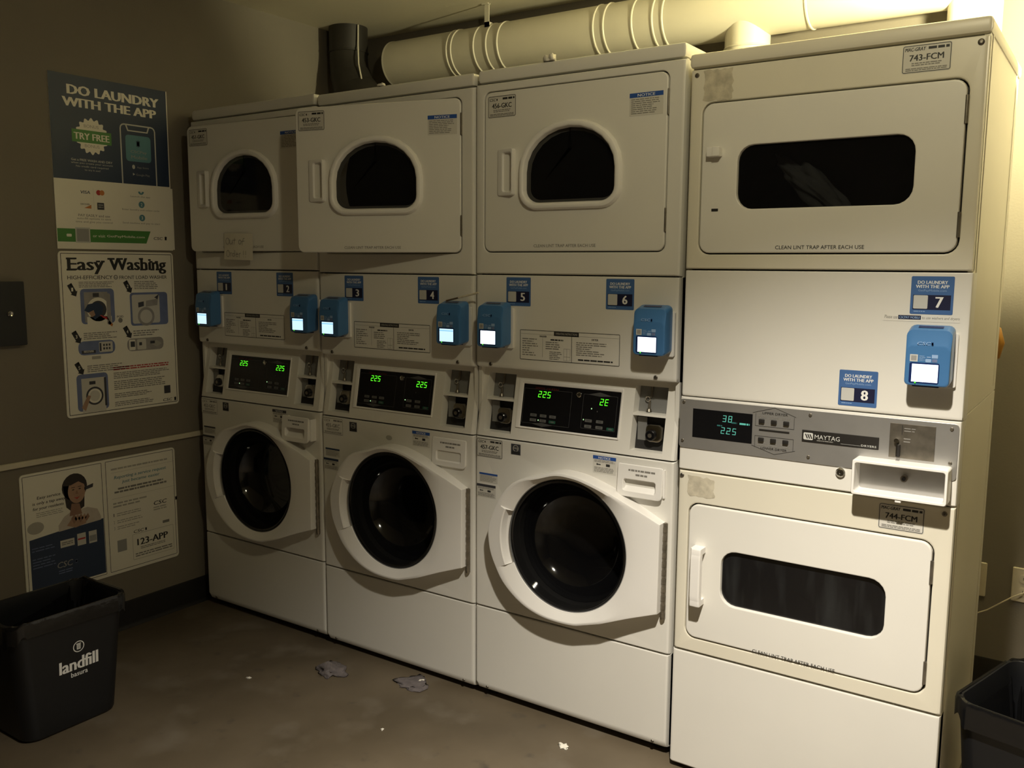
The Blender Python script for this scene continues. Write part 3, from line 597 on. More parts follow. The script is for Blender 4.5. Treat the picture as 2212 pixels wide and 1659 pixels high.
# blank panel with stickers, plain kick panel
mb = MB(); front_slab(mb, [(.06, 1.0675), (.006, 1.0675), (.0015, 1.070), (0, 1.076), (0, 1.399), (.0015, 1.4025), (.06, 1.4025)], 0, W0 + .002, ENAMEL, .009); bp = mb.build('blank_panel', D_)
app_sticker(7, .5605, 1.3075, 0, bp, .0905, .0865); app_sticker(8, .411, 1.0805, 0, bp, .0893, .0870)
mb = MB(); p = Pr(mb, FR(0)); p.rect(.503, .667, 1.290, 1.306, ENAMEL, 1); p.text('Please use', .506, .5345, 1.2955, 1.3035, GREYINK, 2, 0, .15); p.rect(.5365, .5855, 1.2945, 1.3040, STICKN, 2); p.text('CSCPAY MOBILE', .5385, .5835, 1.2965, 1.302, LBLUE, 3, .02); p.text('to use washers and dryers', .587, .6655, 1.2945, 1.3025, GREYINK, 2, 0, .15)
mb.build('paper_strip_notice', bp, smooth=False)
mb = MB(); front_slab(mb, [(.06, .014), (.012, .014), (.004, .016), (0, .022), (0, .3475), (.0015, .3515), (.06, .3515)], -.003, W0, ENAMEL, .010); mb.box(.01, W0 - .01, .03, .05, .001, .016, DARK); mb.build('kick_panel', D_)
# console
mb = MB(); front_slab(mb, [(.06, .867), (.004, .867), (0, .870), (0, 1.062), (.0015, 1.0655), (.06, 1.0655)], -.002, W0 + .001, ENAMEL, .009); cs = mb.build('console', D_)
mb = MB(); mb.loft([xz(rr2(-.0005, .6825, .927, 1.060, .010, 5), -.0002), xz(rr2(-.0005, .6825, .927, 1.060, .010, 5), -.0018), xz(rr2(.0005, .6815, .928, 1.059, .009, 5), -.0024)], ALU, False, True); al = mb.build('aluminium_fascia', D_)
AY = -.0024
for x, z in ((.011, 1.052), (.010, .947), (.347, 1.049), (.347, .943), (.667, 1.048), (.668, .968)): screw(x, z, AY, al, .0042, HINGE)
mb = MB(); p = Pr(mb, FR(AY)); p.rect(.0375, .201, .959, 1.0365, BLACKP, 1); p.segs('38', .121, 1.0095, .0155, LEDC, 2, .10, 1.0); p.segs('2.25', .1175, .9775, .0155, LEDC, 2, .10, 1.0)
p.lines(.145, .160, 1.0065, 1.0105, 1, LEDD, 2, .9, 1, 0); p.lines(.167, .194, 1.0055, 1.0105, 1, LEDC, 2, .95, 2, 0); p.lines(.106, .120, .9955, .9995, 1, LEDD, 2, .9, 3, 0); mb.build('display_window', al, smooth=False)
mb = MB(); p = Pr(mb, FR(AY)); T = .0009
p.stroke([(.209, 1.040), (.209, 1.008), (.308, 1.008), (.308, 1.038)], T, BUTTON, 1); p.stroke([(.201, 1.041), (.258, 1.058), (.312, 1.039)], T, BUTTON, 1)
p.stroke([(.209, .952), (.209, .982), (.308, .982), (.308, .953)], T, BUTTON, 1); p.stroke([(.201, .956), (.261, .938), (.313, .953)], T, BUTTON, 1)
p.text('UPPER DRYER', .226, .291, 1.0395, 1.0455, BUTTON, 1, .02, .1); p.text('LOWER DRYER', .225, .292, .9485, .9545, BUTTON, 1, .02, .1)
for k in range(3):
    p.lines(.214 + k * .0315, .238 + k * .0315, 1.0285, 1.0355, 2, GREYINK, 1, .45, k, .1); p.lines(.214 + k * .0315, .238 + k * .0315, .957, .9665, 2, GREYINK, 1, .45, k + 4, .1)
p.rect(.219, .297, .9955, 1.0005, BUTTON, 1); mb.build('button_legend', al, smooth=False)
for zz in (1.0165, .9685):
    for k in range(3):
        mb = MB(); mb.bbox(.2185 + k * .0315, .233 + k * .0315, AY - .006, AY, zz, zz + .0105, BUTTON, .0018); mb.build('push_button', al)
mb = MB(); mb.bbox(.329, .5115, AY - .0015, AY, .9805, 1.0105, BUTTON, .001); p = Pr(mb, FR(AY - .0015)); p.rrect(.333, .3565, .9865, 1.0045, .003, QRP, 1)
for k in range(3): p.poly([(.3365 + k * .0055, 1.001), (.3395 + k * .0055, 1.001), (.3445 + k * .0055, .990), (.3415 + k * .0055, .990)], BUTTON, 2)
p.text('MAYTAG', .3605, .421, .9905, 1.0015, QRP, 1, .0, 0, 1.0); p.lines(.366, .406, .9855, .9885, 1, GREYINK, 1, .8, 2, 0); p.rect(.4235, .4695, .9853, .9858, QRP, 1); p.text('DRYERS', .4715, .5065, .9845, .9895, QRP, 1, .02, 0, 1.1); mb.build('name_plate', al, label='black maker plate with pale lettering')
mb = MB(); mb.bbox(.5345, .634, AY - .0012, AY, .9675, 1.0495, HINGE, .0008); p = Pr(mb, FR(AY - .0012)); p.rect(.561, .5622, 1.024, 1.046, DARK, 1); p.lines(.566, .592, 1.030, 1.042, 2, GREYINK, 1, .4, 3, .2); p.lines(.566, .583, 1.004, 1.018, 2, GREYINK, 1, .4, 5, .2)
mb.tube([(.5515, AY, 1.009), (.5515, AY - .010, 1.009)], .0055, CHROME, 14); mb.bbox(.553, .5605, AY - .011, AY, .970, 1.001, BUTTON, .003); mb.bbox(.5518, .5535, AY - .012, AY, .970, 1.003, CHROME, .0006); mb.build('coin_slot_plate', al)
mb = MB(); KK = lambda r, y: [(.4265 + r * math.cos(t), y, .914 + r * math.sin(t)) for t in [2 * math.pi * k / 24 for k in range(24)]]
mb.loft([KK(.0115, 0), KK(.0115, -.005), KK(.009, -.0075), KK(.0075, -.006), KK(.0035, -.006), KK(.003, -.003)], CHROME, False, True); mb.build('key_lock', cs)
# projecting coin box frame
mb = MB(); o_ = lambda i: rr2(.4635 + i, .6735 - i, .8765 + i, .9610 - i, .006, 5); yf = -.052
mb.loft([xz(o_(0), -.001), xz(o_(0), yf + .003), xz(o_(.0015), yf), xz(o_(.006), yf), xz(o_(.0075), yf + .003), xz(o_(.008), -.003)], PLASTIC, False, False)
Pr(mb, FR(-.003)).rect(.470, .668, .882, .956, ALU, 1)
mb.tube([(.574, -.003, .921), (.574, -.016, .921)], .008, HINGE, 16); mb.tube([(.574, -.016, .921), (.574, -.019, .921)], .0045, DARK, 12)
mb.bbox(.563, .577, -.050, -.036, .870, .8775, PLASTIC, .002); mb.build('coin_box_frame', D_)

# laundry behind the upper dryer window
rnd = random.Random(5); bm = bmesh.new(); bmesh.ops.create_icosphere(bm, subdivisions=4, radius=1)
for v in bm.verts:
    n = v.co.copy(); k = 1 + .16 * math.sin(5 * n.x + 3 * n.z) + .12 * math.sin(9 * n.y + 4 * n.x) + .07 * math.sin(17 * n.z + 6 * n.y)
    v.co = Vector((n.x * .10, n.y * .05, n.z * .045)) * k; v.co.z += -.8 * v.co.x
me = bpy.data.meshes.new('laundry'); bm.to_mesh(me); bm.free(); me.materials.append(CLOTH); me.shade_smooth()
ld = bpy.data.objects.new('laundry', me); COL.objects.link(ld); ld.location = (2.0956 + .325, .075, 1.590); tag(ld, 'pale laundry tumbling behind the upper wide dryer window', 'laundry')

# ------------------------------------------------------------------ card readers
def reader(loc, num, near):
    r = empty('card_reader', 'blue card reader with lit screen, %s' % near, 'card reader', loc, group='blue card readers')
    w2, h, tz = .0475, .134, .0
    mb = MB(); mb.loft([xz(rr2(-w2 - .000, w2 + .006, -.004, .118, .004, 4), y) for y in (0, -.008)], PLASTIC, False, True); mb.build('mounting_plate', r)
    def L(i, y, tp, bt=0.0, ch=.010): return xz(rr2(-w2 + i, w2 - i, bt + i, tp - i, .012, 5, (.014, .014), (ch, ch)), y)
    mb = MB(); mb.loft([L(.004, -.006, .135, .006), L(0, -.010, .136, .006), L(0, -.022, .136, .004), L(0, -.050, .1265, 0), L(.0014, -.0555, .0945, 0), L(.005, -.058, .094, 0)], READERB, True, True)
    mb.bbox(-.030, .026, -.0525, -.010, -.0022, .001, BEZEL, .001)
    # card slot strip in the slanted top
    mb.add([(-.026, -.030, .1350), (.026, -.030, .1350), (.026, -.040, .1316), (-.026, -.040, .1316)], [(0, 1, 2, 3)], BEZEL); mb.build('reader_body', r)
    mb = MB(); p = Pr(mb, FR(-.058)); p.text('CSC', -.024, .004, .0935, .1005, LBLUE, 1, .02, .25); leaf(p, .0085, .0965, .0042, BEZEL, 1); mb.build('reader_logo', r, smooth=False); mb = MB(); p = Pr(mb, FR(-.058))
    p.rect(-.0365, -.020, .0555, .0715, QRP, 1); p.rect(-.034, -.0225, .058, .069, QRG, 2); p.lines(-.017, -.004, .057, .070, 4, LBLUE, 1, .35, 2, .2); p.rect(.009, .0215, .0645, .0725, LBLUE, 1); p.rect(-.0015, .007, .0655, .0675, LBLUE, 1); p.rrect(-.004, .008, .055, .0625, .002, LBLUE, 1); p.rect(.010, .0205, .0555, .0625, PBLUE, 1); mb.build('payment_marks', r, smooth=False)
    mb = MB(); p = Pr(mb, FR(-.058)); p.rrect(-.0365, .026, .0065, .0535, .004, BEZEL, 1); mb.build('screen_bezel', r, smooth=False)
    mb = MB(); p = Pr(mb, FR(-.0585)); p.rect(-.031, .0235, .0098, .0500, SCREEN if num < 5 else SCREENW, 1)
    if num < 5: p.rect(-.031, .0235, .0425, .0455, SCREENT, 2)
    mb.build('screen', r, smooth=False)
    mb = MB(); Pr(mb, FR(-.0588)).disc(-.0225, .0078, .0017, LEDW if num == 9 else LEDG, 2); mb.build('status_light', r, smooth=False)
    return r
reader((.112, 0, 1.170), 1, 'leftmost of all, beside sticker 1')
reader((.647, 0, 1.170), 2, 'below sticker 2 at the right of the leftmost machine')
reader((.692 + .1035, 0, 1.164), 3, 'below and left of sticker 3')
reader((.692 + .6265, 0, 1.164), 4, 'below sticker 4, with a thin stick resting on top')
reader((1.384 + .0945, 0, 1.165), 5, 'below and left of sticker 5')
reader((1.384 + .6245, 0, 1.172), 6, 'below sticker 6')
reader((2.0956 + .6145, -.0293, 1.148), 7, 'largest in view, below sticker 7')
# stick lying on the fourth reader
mb = MB(); mb.tube([(1.300, -.040, 1.3005), (1.345, -.036, 1.311), (1.418, -.030, 1.328)], .0028, TAPE, 8); mb.tube([(1.345, -.036, 1.311), (1.4185, -.0298, 1.3281)], .0031, RESIDUE, 8)
tag(mb.build('stick'), 'thin brown and pale stick lying on top of the card reader below sticker 4', 'stick')
# handwritten note hanging from the left hand dryer door
mb = MB(); n = 8; NW, NH = .150, .098
fw_ = lambda u, v, w_: (u, -.0035 - .010 * (v / NH) ** 2 * (-1 if v > 0 else 1) * 0 - w_ - .004 * math.sin(u * 20), v)
vs = [fw_(NW * i / n, -NH * j / n, 0) for j in range(n + 1) for i in range(n + 1)]; vs2 = [(x, y + .0006, z) for x, y, z in vs]
fs = [(j * (n + 1) + i, j * (n + 1) + i + 1, (j + 1) * (n + 1) + i + 1, (j + 1) * (n + 1) + i) for j in range(n) for i in range(n)]
mb.add(vs, fs, NOTEP); mb.add(vs2, fs, NOTEP)
p = Pr(mb, lambda u, v, w_: fw_(u, v, w_ + .0004)); t = .0016; ar = lambda cu, cv, ru, rv, a, b, k=10: [(cu + ru * math.cos(R(a + (b - a) * i / k)), cv + rv * math.sin(R(a + (b - a) * i / k))) for i in range(k + 1)]
y1, y2 = -.030, -.076; HW = GREYINK
p.stroke(ar(.020, y1, .010, .012, 60, 420), t, HW); p.stroke([(.035, y1 + .006), (.034, y1 - .008), (.040, y1 - .011), (.046, y1 - .006), (.048, y1 + .006), (.048, y1 - .011)], t, HW); p.stroke([(.060, y1 + .012), (.057, y1 - .011)], t, HW); p.stroke([(.052, y1 + .004), (.066, y1 + .005)], t, HW)
p.stroke(ar(.088, y1 - .002, .007, .008, 60, 420), t, HW); p.stroke([(.112, y1 + .012), (.106, y1 + .012), (.102, y1 + .002), (.099, y1 - .014)], t, HW); p.stroke([(.097, y1 + .001), (.110, y1 + .002)], t, HW)
p.stroke(ar(.022, y2, .009, .012, 60, 420), t, HW); p.stroke([(.037, y2 + .004), (.036, y2 - .011)], t, HW); p.stroke([(.037, y2), (.042, y2 + .004)], t, HW); p.stroke(ar(.052, y2 - .004, .006, .006, 40, 400), t, HW); p.stroke([(.059, y2 + .014), (.058, y2 - .011)], t, HW); p.stroke(ar(.072, y2 - .004, .006, .007, 0, 320), t, HW); p.stroke([(.066, y2 - .003), (.078, y2 - .002)], t, HW); p.stroke([(.085, y2 + .003), (.084, y2 - .014)], t, HW); p.stroke([(.085, y2), (.091, y2 + .004)], t, HW)
p.stroke([(.106, y2 + .012), (.105, y2 - .003)], t, HW); p.stroke([(.1045, y2 - .009), (.1045, y2 - .011)], t, HW); p.stroke([(.117, y2 + .012), (.116, y2 - .003)], t, HW); p.stroke([(.1155, y2 - .009), (.1155, y2 - .011)], t, HW)
nt = tag(mb.build('paper_note', smooth=False), 'handwritten out of order note hanging from the leftmost dryer door', 'note')
th = R(4.0); px = .226 - .636; nt.location = (.636 + px * math.cos(th), px * math.sin(th) - .002, 1.526); nt.rotation_euler = (0, R(1.5), th)

# ------------------------------------------------------------------ left wall signs
def WALLF(dx): return lambda a, b, c: (XL + dx + c, a, b)
# app poster
mb = MB(); d0 = .004; mb.box(XL, XL + d0, -.524, -.058, 1.461, 2.067, PAPER); mb.box(XL + d0 - .001, XL + d0 + .0004, -.060, -.050, 1.464, 1.700, PAPER)
p = Pr(mb, WALLF(d0)); p.rect(-.524, -.062, 1.706, 2.067, NAVY, 1)
p.text('DO LAUNDRY', -.459, -.094, 2.000, 2.033, PAPER, 2, .09); p.text('WITH THE APP', -.478, -.107, 1.958, 1.989, PAPER, 2, .09)
p.poly([(-.3735 + (.058 + .005 * math.cos(16 * a)) * math.cos(a), 1.862 + (.060 + .005 * math.cos(16 * a)) * math.sin(a)) for a in [2 * math.pi * k / 128 for k in range(128)]], PAPER, 2)
p.text('BONUS', -.402, -.346, 1.891, 1.902, PALEINK, 3, .02); p.text('BONUS', -.402, -.346, 1.822, 1.833, PALEINK, 3, .02)
p.rect(-.449, -.298, 1.838, 1.882, GREENP, 3); p.text('TRY FREE', -.442, -.306, 1.848, 1.871, PAPER, 4, .05)
p.frame(-.263, -.115, 1.690, 1.925, .005, QRP, 2, .018); p.rect(-.27, -.10, 1.68, 1.7055, PAPER, 3); p.poly([(-.240, 1.920), (-.232, 1.899), (-.148, 1.899), (-.140, 1.920), (-.146, 1.920), (-.152, 1.9035), (-.228, 1.9035), (-.234, 1.920)], QRP, 3)
p.rrect(-.242, -.137, 1.790, 1.886, .012, TEALP, 3); leaf(p, -.190, 1.856, .014, NAVY, 4); p.text('CSCPay', -.223, -.155, 1.818, 1.831, PBLUE if False else QRG, 4, .02); p.text('Mobile', -.221, -.154, 1.800, 1.812, QRG, 4, .02)
p.disc(-.213, 1.770, .006, QRP, 3, .008); p.text('App Store', -.199, -.150, 1.764, 1.773, QRG, 3, .01); p.poly([(-.217, 1.748), (-.217, 1.738), (-.209, 1.743)], QRP, 3); p.text('Google Play', -.204, -.146, 1.736, 1.746, QRG, 3, .01)
for k, t in enumerate(('Get a FREE WASH AND DRY', 'when you create your account', 'No credit card required', 'to try it out!')):
    hw = (.079, .080, .062, .030)[k]; p.text(t, -.3775 - hw, -.3775 + hw, 1.772 - k * .0115, 1.780 - k * .0115, QRP, 2, .02 if k == 0 else 0)
p.text('VISA', -.430, -.392, 1.658, 1.669, NAVY, 1, .03, .15); p.disc(-.359, 1.665, .0095, REDP, 1); p.disc(-.346, 1.665, .0095, ORANGEP, 2); p.text('DISCOVER', -.430, -.396, 1.618, 1.624, INK, 1, .01); p.poly([(-.417, 1.607), (-.390, 1.620), (-.390, 1.606)], ORANGEP, 1); p.rect(-.367, -.340, 1.604, 1.629, PDK, 1); p.lines(-.363, -.344, 1.609, 1.625, 2, QRG, 2, .5, 1, 0); p.rect(-.3795, -.379, 1.600, 1.680, PALEINK, 1)
p.text('PAY EASILY and use', -.441, -.319, 1.577, 1.586, GREYINK, 1, .02); p.text('auto-fill options to save', -.446, -.316, 1.565, 1.574, GREYINK, 1); p.text('time and give you control', -.452, -.310, 1.553, 1.562, GREYINK, 1)
for k, t in enumerate(('Launch the app', 'Enter laundry and select cycle', 'Send machine and pay to start')):
    zz = 1.681 - k * .0495; p.disc(-.187, zz, .0125, TEALP, 1); p.text(str(k + 1), -.190, -.184, zz - .006, zz + .006, PAPER, 2, .02); hw = (.041, .078, .079)[k]; p.text(t, -.190 - hw, -.190 + hw, zz - .025, zz - .017, GREYINK, 1)
p.poly([(-.522, 1.486), (-.174, 1.486), (-.154, 1.5325), (-.522, 1.5325)], GREENP, 1); p.rect(-.456, -.400, 1.483, 1.538, QRP, 2); p.rect(-.451, -.405, 1.488, 1.533, QRG, 3); p.rrect(-.489, -.470, 1.504, 1.514, .003, PAPER, 2)
p.text('or visit', -.390, -.342, 1.504, 1.514, PAPER, 2, .01); p.text('GetPayMobile.com', -.335, -.180, 1.503, 1.514, PAPER, 2, .03); p.text('CSC', -.143, -.104, 1.501, 1.512, INK, 1, .02, .2); leaf(p, -.089, 1.507, .009, INK, 1)
tag(mb.build('poster', smooth=False), 'tall navy and white app advertising poster, uppermost on the left wall', 'poster')
# easy washing sign
mb = MB(); mb.loft([[(XL + a, y, z) for y, z in rr2(-.526, -.061, .853, 1.453, .014, 5)] for a in (0, .0045)], PAPER, False, True)
p = Pr(mb, WALLF(.0045)); p.frame(-.517, -.068, .862, 1.446, .0022, INK, 1, .003)
def serif(word, u0, u1, v0, v1, hgt):
    p.text(word, u0, u1, v0, v1, INK, 1, .045)
serif('Easy', -.494, -.354, 1.3705, 1.430, 1); serif('Washing', -.334, -.093, 1.3705, 1.430, 1)
for a, b, zz in ((-.497, -.462, 1.3875), (-.497, -.462, 1.427), (-.384, -.368, 1.417), (-.365, -.350, 1.417), (-.339, -.310, 1.427), (-.300, -.276, 1.427), (-.207, -.180, 1.3875), (-.210, -.192, 1.428), (-.163, -.145, 1.3875), (-.166, -.152, 1.417), (-.140, -.120, 1.3875), (-.142, -.128, 1.417)): p.rect(a, b, zz - .0035, zz + .0028, INK, 2)
p.text('HIGH-EFFICIENCY', -.496, -.322, 1.3525, 1.3660, INK, 1, .01); p.ring(-.309, 1.3590, .0055, .0085, GREYINK, 1); p.text('he', -.3135, -.3045, 1.3555, 1.3625, GREYINK, 1, .01); p.text('FRONT LOAD WASHER', -.294, -.092, 1.3515, 1.3645, INK, 1, .01)
def arrow(u, v, t):
    c, s_ = math.cos(R(-62)), math.sin(R(-62)); q = lambda a, b: (u + a * c - b * s_, v + a * s_ + b * c)
    p.poly([q(-.022, -.0095), q(.012, -.0095), q(.012, .0095), q(-.022, .0095)], INK, 1); p.poly([q(.012, -.015), q(.028, 0), q(.012, .015)], INK, 1); p.rect(u - .006, u - .002, v + .014, v + .022, INK, 1); p.text(t, u - .004, u + .003, v - .006, v + .007, PAPER, 2, .02)
for u, v, t in ((-.480, 1.316, '1'), (-.262, 1.324, '2'), (-.474, 1.146, '3'), (-.272, 1.153, '4'), (-.470, 1.032, '5')): arrow(u, v, t)
p.lines(-.455, -.315, 1.322, 1.345, 4, GREYINK, 1, .45, 1, .2); p.lines(-.235, -.128, 1.312, 1.345, 5, GREYINK, 1, .45, 2, .2); p.lines(-.447, -.305, 1.133, 1.160, 4, GREYINK, 1, .45, 3, .3); p.lines(-.248, -.130, 1.133, 1.158, 3, GREYINK, 1, .45, 4, .3); p.lines(-.440, -.270, 1.012, 1.040, 4, GREYINK, 1, .45, 5, .3)
p.rrect(-.452, -.320, 1.190, 1.318, .014, PBLUE, 1); p.rect(-.438, -.346, 1.196, 1.306, PGREY, 2); p.rect(-.430, -.334, 1.176, 1.216, PAPER, 3); p.ring(-.385, 1.242, .032, .044, PAPER, 3); p.disc(-.385, 1.242, .032, PDK, 3); p.rect(-.404, -.380, 1.288, 1.302, PDK, 3)
p.poly([(-.440, 1.240), (-.425, 1.262), (-.385, 1.268), (-.365, 1.250), (-.372, 1.225), (-.400, 1.205), (-.425, 1.232)], NAVY, 4); p.poly([(-.380, 1.222), (-.350, 1.212), (-.344, 1.200), (-.368, 1.210)], REDP, 4); p.poly([(-.424, 1.232), (-.404, 1.240), (-.398, 1.222), (-.412, 1.214)], SKINP, 5); p.rrect(-.352, -.336, 1.184, 1.300, .006, PGREY, 4); p.poly([(-.345, 1.200), (-.330, 1.185), (-.334, 1.176), (-.350, 1.190)], ORANGEP, 4)
p.text('POD', -.312, -.286, 1.208, 1.216, INK, 1, .02); p.disc(-.299, 1.198, .009, GREYINK, 1)
p.rrect(-.256, -.094, 1.174, 1.300, .012, PBLUE, 1); p.rrect(-.248, -.130, 1.182, 1.292, .008, LABELP, 2); p.poly([(-.222, 1.243), (-.198, 1.248), (-.198, 1.266), (-.222, 1.262)], PDK, 3); p.poly([(-.190, 1.245), (-.140, 1.250), (-.136, 1.275), (-.188, 1.268)], PGREY, 3); p.ring(-.190, 1.208, .026, .036, PGREY, 3); p.poly([(-.152, 1.280), (-.132, 1.292), (-.138, 1.272)], PDK, 4)
p.rrect(-.470, -.326, 1.077, 1.128, .020, PBLUE, 1); p.rect(-.458, -.404, 1.083, 1.094, PDK, 2); p.lines(-.450, -.412, 1.086, 1.094, 2, PAPER, 3, .5, 2, 0); p.rrect(-.390, -.336, 1.084, 1.122, .004, LABELP, 2); p.rect(-.388, -.381, 1.088, 1.118, PDK, 3)
for i in range(3):
    for j in range(2): p.rect(-.374 + i * .011, -.367 + i * .011, 1.093 + j * .013, 1.101 + j * .013, PDK, 3)
p.rect(-.420, -.385, 1.060, 1.071, PALEINK, 1); p.rrect(-.276, -.120, 1.078, 1.126, .018, PGREY, 1); p.rrect(-.268, -.242, 1.082, 1.122, .004, PAPER, 2); p.rect(-.262, -.244, 1.115, 1.094, PDK, 3); p.rrect(-.234, -.196, 1.082, 1.122, .004, LABELP, 2); p.rect(-.226, -.214, 1.098, 1.110, PDK, 3); p.poly([(-.180, 1.104), (-.150, 1.114), (-.128, 1.100), (-.150, 1.088)], PALEINK, 2); p.rect(-.178, -.158, 1.102, 1.112, PDK, 3)
p.rrect(-.484, -.362, .872, 1.008, .014, PBLUE, 1); p.rect(-.466, -.374, .866, .992, LABELP, 2); p.ring(-.417, .925, .027, .034, PDK, 3); p.ring(-.417, .925, .020, .027, PAPER, 3); p.rect(-.436, -.412, .968, .980, PDK, 3); p.rect(-.378, -.370, .884, .990, PDK, 3); p.poly([(-.470, .886), (-.444, .930), (-.432, .926), (-.455, .872)], SKINP, 4)
p.lines(-.338, -.100, 1.010, 1.026, 2, REDP, 1, .55, 7, .02); p.lines(-.338, -.100, .978, 1.004, 4, GREYINK, 1, .45, 8, .2); p.lines(-.338, -.100, .936, .972, 5, GREYINK, 1, .45, 9, .2); p.lines(-.338, -.170, .905, .925, 3, GREYINK, 1, .45, 10, .3); p.lines(-.338, -.170, .873, .893, 3, GREYINK, 1, .45, 11, .3)
p.rect(-.126, -.098, .900, .931, PDK, 1); p.text('CSC', -.134, -.093, .869, .880, INK, 1, .03, .2); leaf(p, -.078, .874, .009, INK, 1)
tag(mb.build('instruction_sign', smooth=False), 'white framed washing instruction sign under the app poster', 'sign')
# paired service poster below the rail
mb = MB(); mb.loft([[(XL + a, y, z) for y, z in rr2(-.711, -.092, .226, .678, .014, 5)] for a in (0, .0045)], PAPER, False, True)
p = Pr(mb, WALLF(.0045)); p.frame(-.702, -.407, .238, .670, .0018, INK, 1, .003); p.frame(-.392, -.100, .238, .670, .0018, INK, 1, .003)
p.rect(-.690, -.410, .246, .440, NAVY, 1); p.poly([(-.690, .44), (-.41, .44), (-.41, .458), (-.55, .452)], NAVY, 1)
p.poly([(-.583, .447), (-.583, .470), (-.560, .498), (-.535, .510), (-.470, .515), (-.432, .500), (-.420, .470), (-.420, .455)], TOPP, 2)
p.disc(-.515, .600, .048, HAIRP, 2, .050); p.poly([(-.558, .610), (-.550, .530), (-.520, .500), (-.482, .520), (-.476, .600)], HAIRP, 2); p.poly([(-.530, .540), (-.500, .535), (-.492, .495), (-.540, .495)], SKIND, 3); p.disc(-.508, .583, .033, SKINP, 3, .045, 28); p.poly([(-.545, .612), (-.525, .632), (-.485, .625), (-.473, .600), (-.500, .618), (-.530, .608)], HAIRP, 4)
for ey in (-.521, -.496): p.disc(ey, .590, .0045, HAIRP, 4, .0022); p.rect(ey - .007, ey + .007, .5975, .5995, HAIRP, 4)
p.poly([(-.511, .585), (-.505, .585), (-.502, .572), (-.513, .572)], SKIND, 4); p.poly([(-.520, .562), (-.508, .559), (-.496, .563), (-.508, .553)], REDP, 4)
for k in range(5): p.poly([(-.535 + k * .013, .485 - k * .002), (-.522 + k * .013, .500 - k * .002), (-.512 + k * .012, .478), (-.525 + k * .012, .462)], SKINP if k % 2 else SKIND, 4)
p.poly([(-.552, .462), (-.528, .490), (-.480, .480), (-.478, .456), (-.52, .448)], SKINP, 3); p.poly([(-.478, .580), (-.445, .586), (-.443, .600), (-.478, .592)], PDK, 3)
for t, a, b, zz in (('Easy service', -.655, -.570, .578), ('is only a tap away', -.672, -.553, .559), ('for your residents', -.672, -.560, .540)): p.text(t, a, b, zz, zz + .014, INK, 2, .01, .15)
p.lines(-.660, -.560, .515, .535, 3, PALEINK, 2, .4, 3, .2); p.disc(-.665, .480, .030, PALEINK, 1, .022)
p.rect(-.580, -.527, .385, .412, LABELP, 2); p.rect(-.516, -.483, .377, .422, LABELP, 2); p.rect(-.514, -.485, .398, .404, REDP, 3); p.rect(-.471, -.440, .375, .421, LABELP, 2); p.rect(-.469, -.442, .382, .404, QRG, 3); p.lines(-.575, -.533, .392, .406, 2, GREYINK, 3, .5, 1, 0)
p.lines(-.683, -.600, .392, .412, 2, PBLUE, 2, .3, 3, .3); p.lines(-.683, -.595, .330, .372, 4, PBLUE, 2, .3, 4, .3); p.text('CSC', -.598, -.540, .312, .334, QRG, 2, .02, .2); leaf(p, -.524, .322, .008, PBLUE, 2); p.lines(-.592, -.530, .288, .305, 2, PBLUE, 2, .4, 5, .2)
p.lines(-.370, -.128, .632, .640, 1, PALEINK, 1, .8, 1, 0); p.rect(-.370, -.097, .622, .6228, PALEINK, 1); p.text('Reporting a service request', -.360, -.136, .593, .609, TEALP, 1, .02, .2); p.text('just became easier', -.328, -.166, .573, .589, TEALP, 1, .02, .2); p.lines(-.345, -.150, .553, .561, 1, GREYINK, 1, .9, 2, 0); p.lines(-.360, -.135, .541, .549, 1, GREYINK, 1, .9, 3, 0)
p.rect(-.370, -.097, .521, .5218, PALEINK, 1); p.lines(-.368, -.215, .484, .508, 2, PALEINK, 1, .5, 4, .3); p.text('CSC', -.198, -.140, .460, .476, INK, 1, .03, .2); leaf(p, -.094, .468, .009, INK, 1); p.lines(-.198, -.130, .437, .455, 2, PALEINK, 1, .5, 5, .2)
for k, zz in enumerate((.452, .424, .400)): p.text(str(k + 1), -.369, -.365, zz, zz + .012, GREYINK, 1); p.lines(-.355, -.235 - k * .012, zz - .003, zz + .013, 2, PALEINK, 1, .45, 6 + k, .2)
p.rect(-.359, -.320, .310, .356, QRG, 1); p.frame(-.295, -.113, .262, .364, .001, GREYINK, 1, .004); p.text('CSC', -.290, -.246, .368, .380, INK, 1, .02, .2); leaf(p, -.235, .374, .007, INK, 1); p.text('123-APP', -.276, -.139, .316, .342, INK, 2, .05); p.lines(-.262, -.150, .298, .310, 2, GREYINK, 2, .45, 3, .1); p.lines(-.285, -.122, .270, .288, 2, GREYINK, 2, .5, 4, 0); p.lines(-.160, -.130, .378, .390, 1, GREYINK, 1, .9, 5, 0)
tag(mb.build('service_poster', smooth=False), 'wide two part service poster below the cream wall rail', 'poster')
# black locked box at the left edge of the wall
bx_ = empty('wall_box', 'black metal lock box on the left wall, cut by the photo edge', 'box', (XL, -.80, 1.24))
mb = MB(); mb.loft([[(a, y, z) for y, z in rr2(-.14 + i, .138 - i, -.108 + i, .108 - i, .004, 3)] for a, i in ((0, 0), (.026, 0), (.028, .002))], BOXM, False, True); mb.build('box_body', bx_)
mb = MB(); mb.loft([[(a, y, z) for y, z in rr2(-.128, .118, -.096, .096, .003, 3)] for a in (.0275, .0305)], BOXM, False, True); mb.build('box_door', bx_)
mb = MB(); LK = lambda r, a: [(a, .083 + r * math.cos(t), .0 + r * math.sin(t)) for t in [2 * math.pi * k / 20 for k in range(20)]]
mb.loft([LK(.010, .030), LK(.010, .036), LK(.007, .0385), LK(.002, .037)], CHROME, False, True); mb.build('cam_lock', bx_)

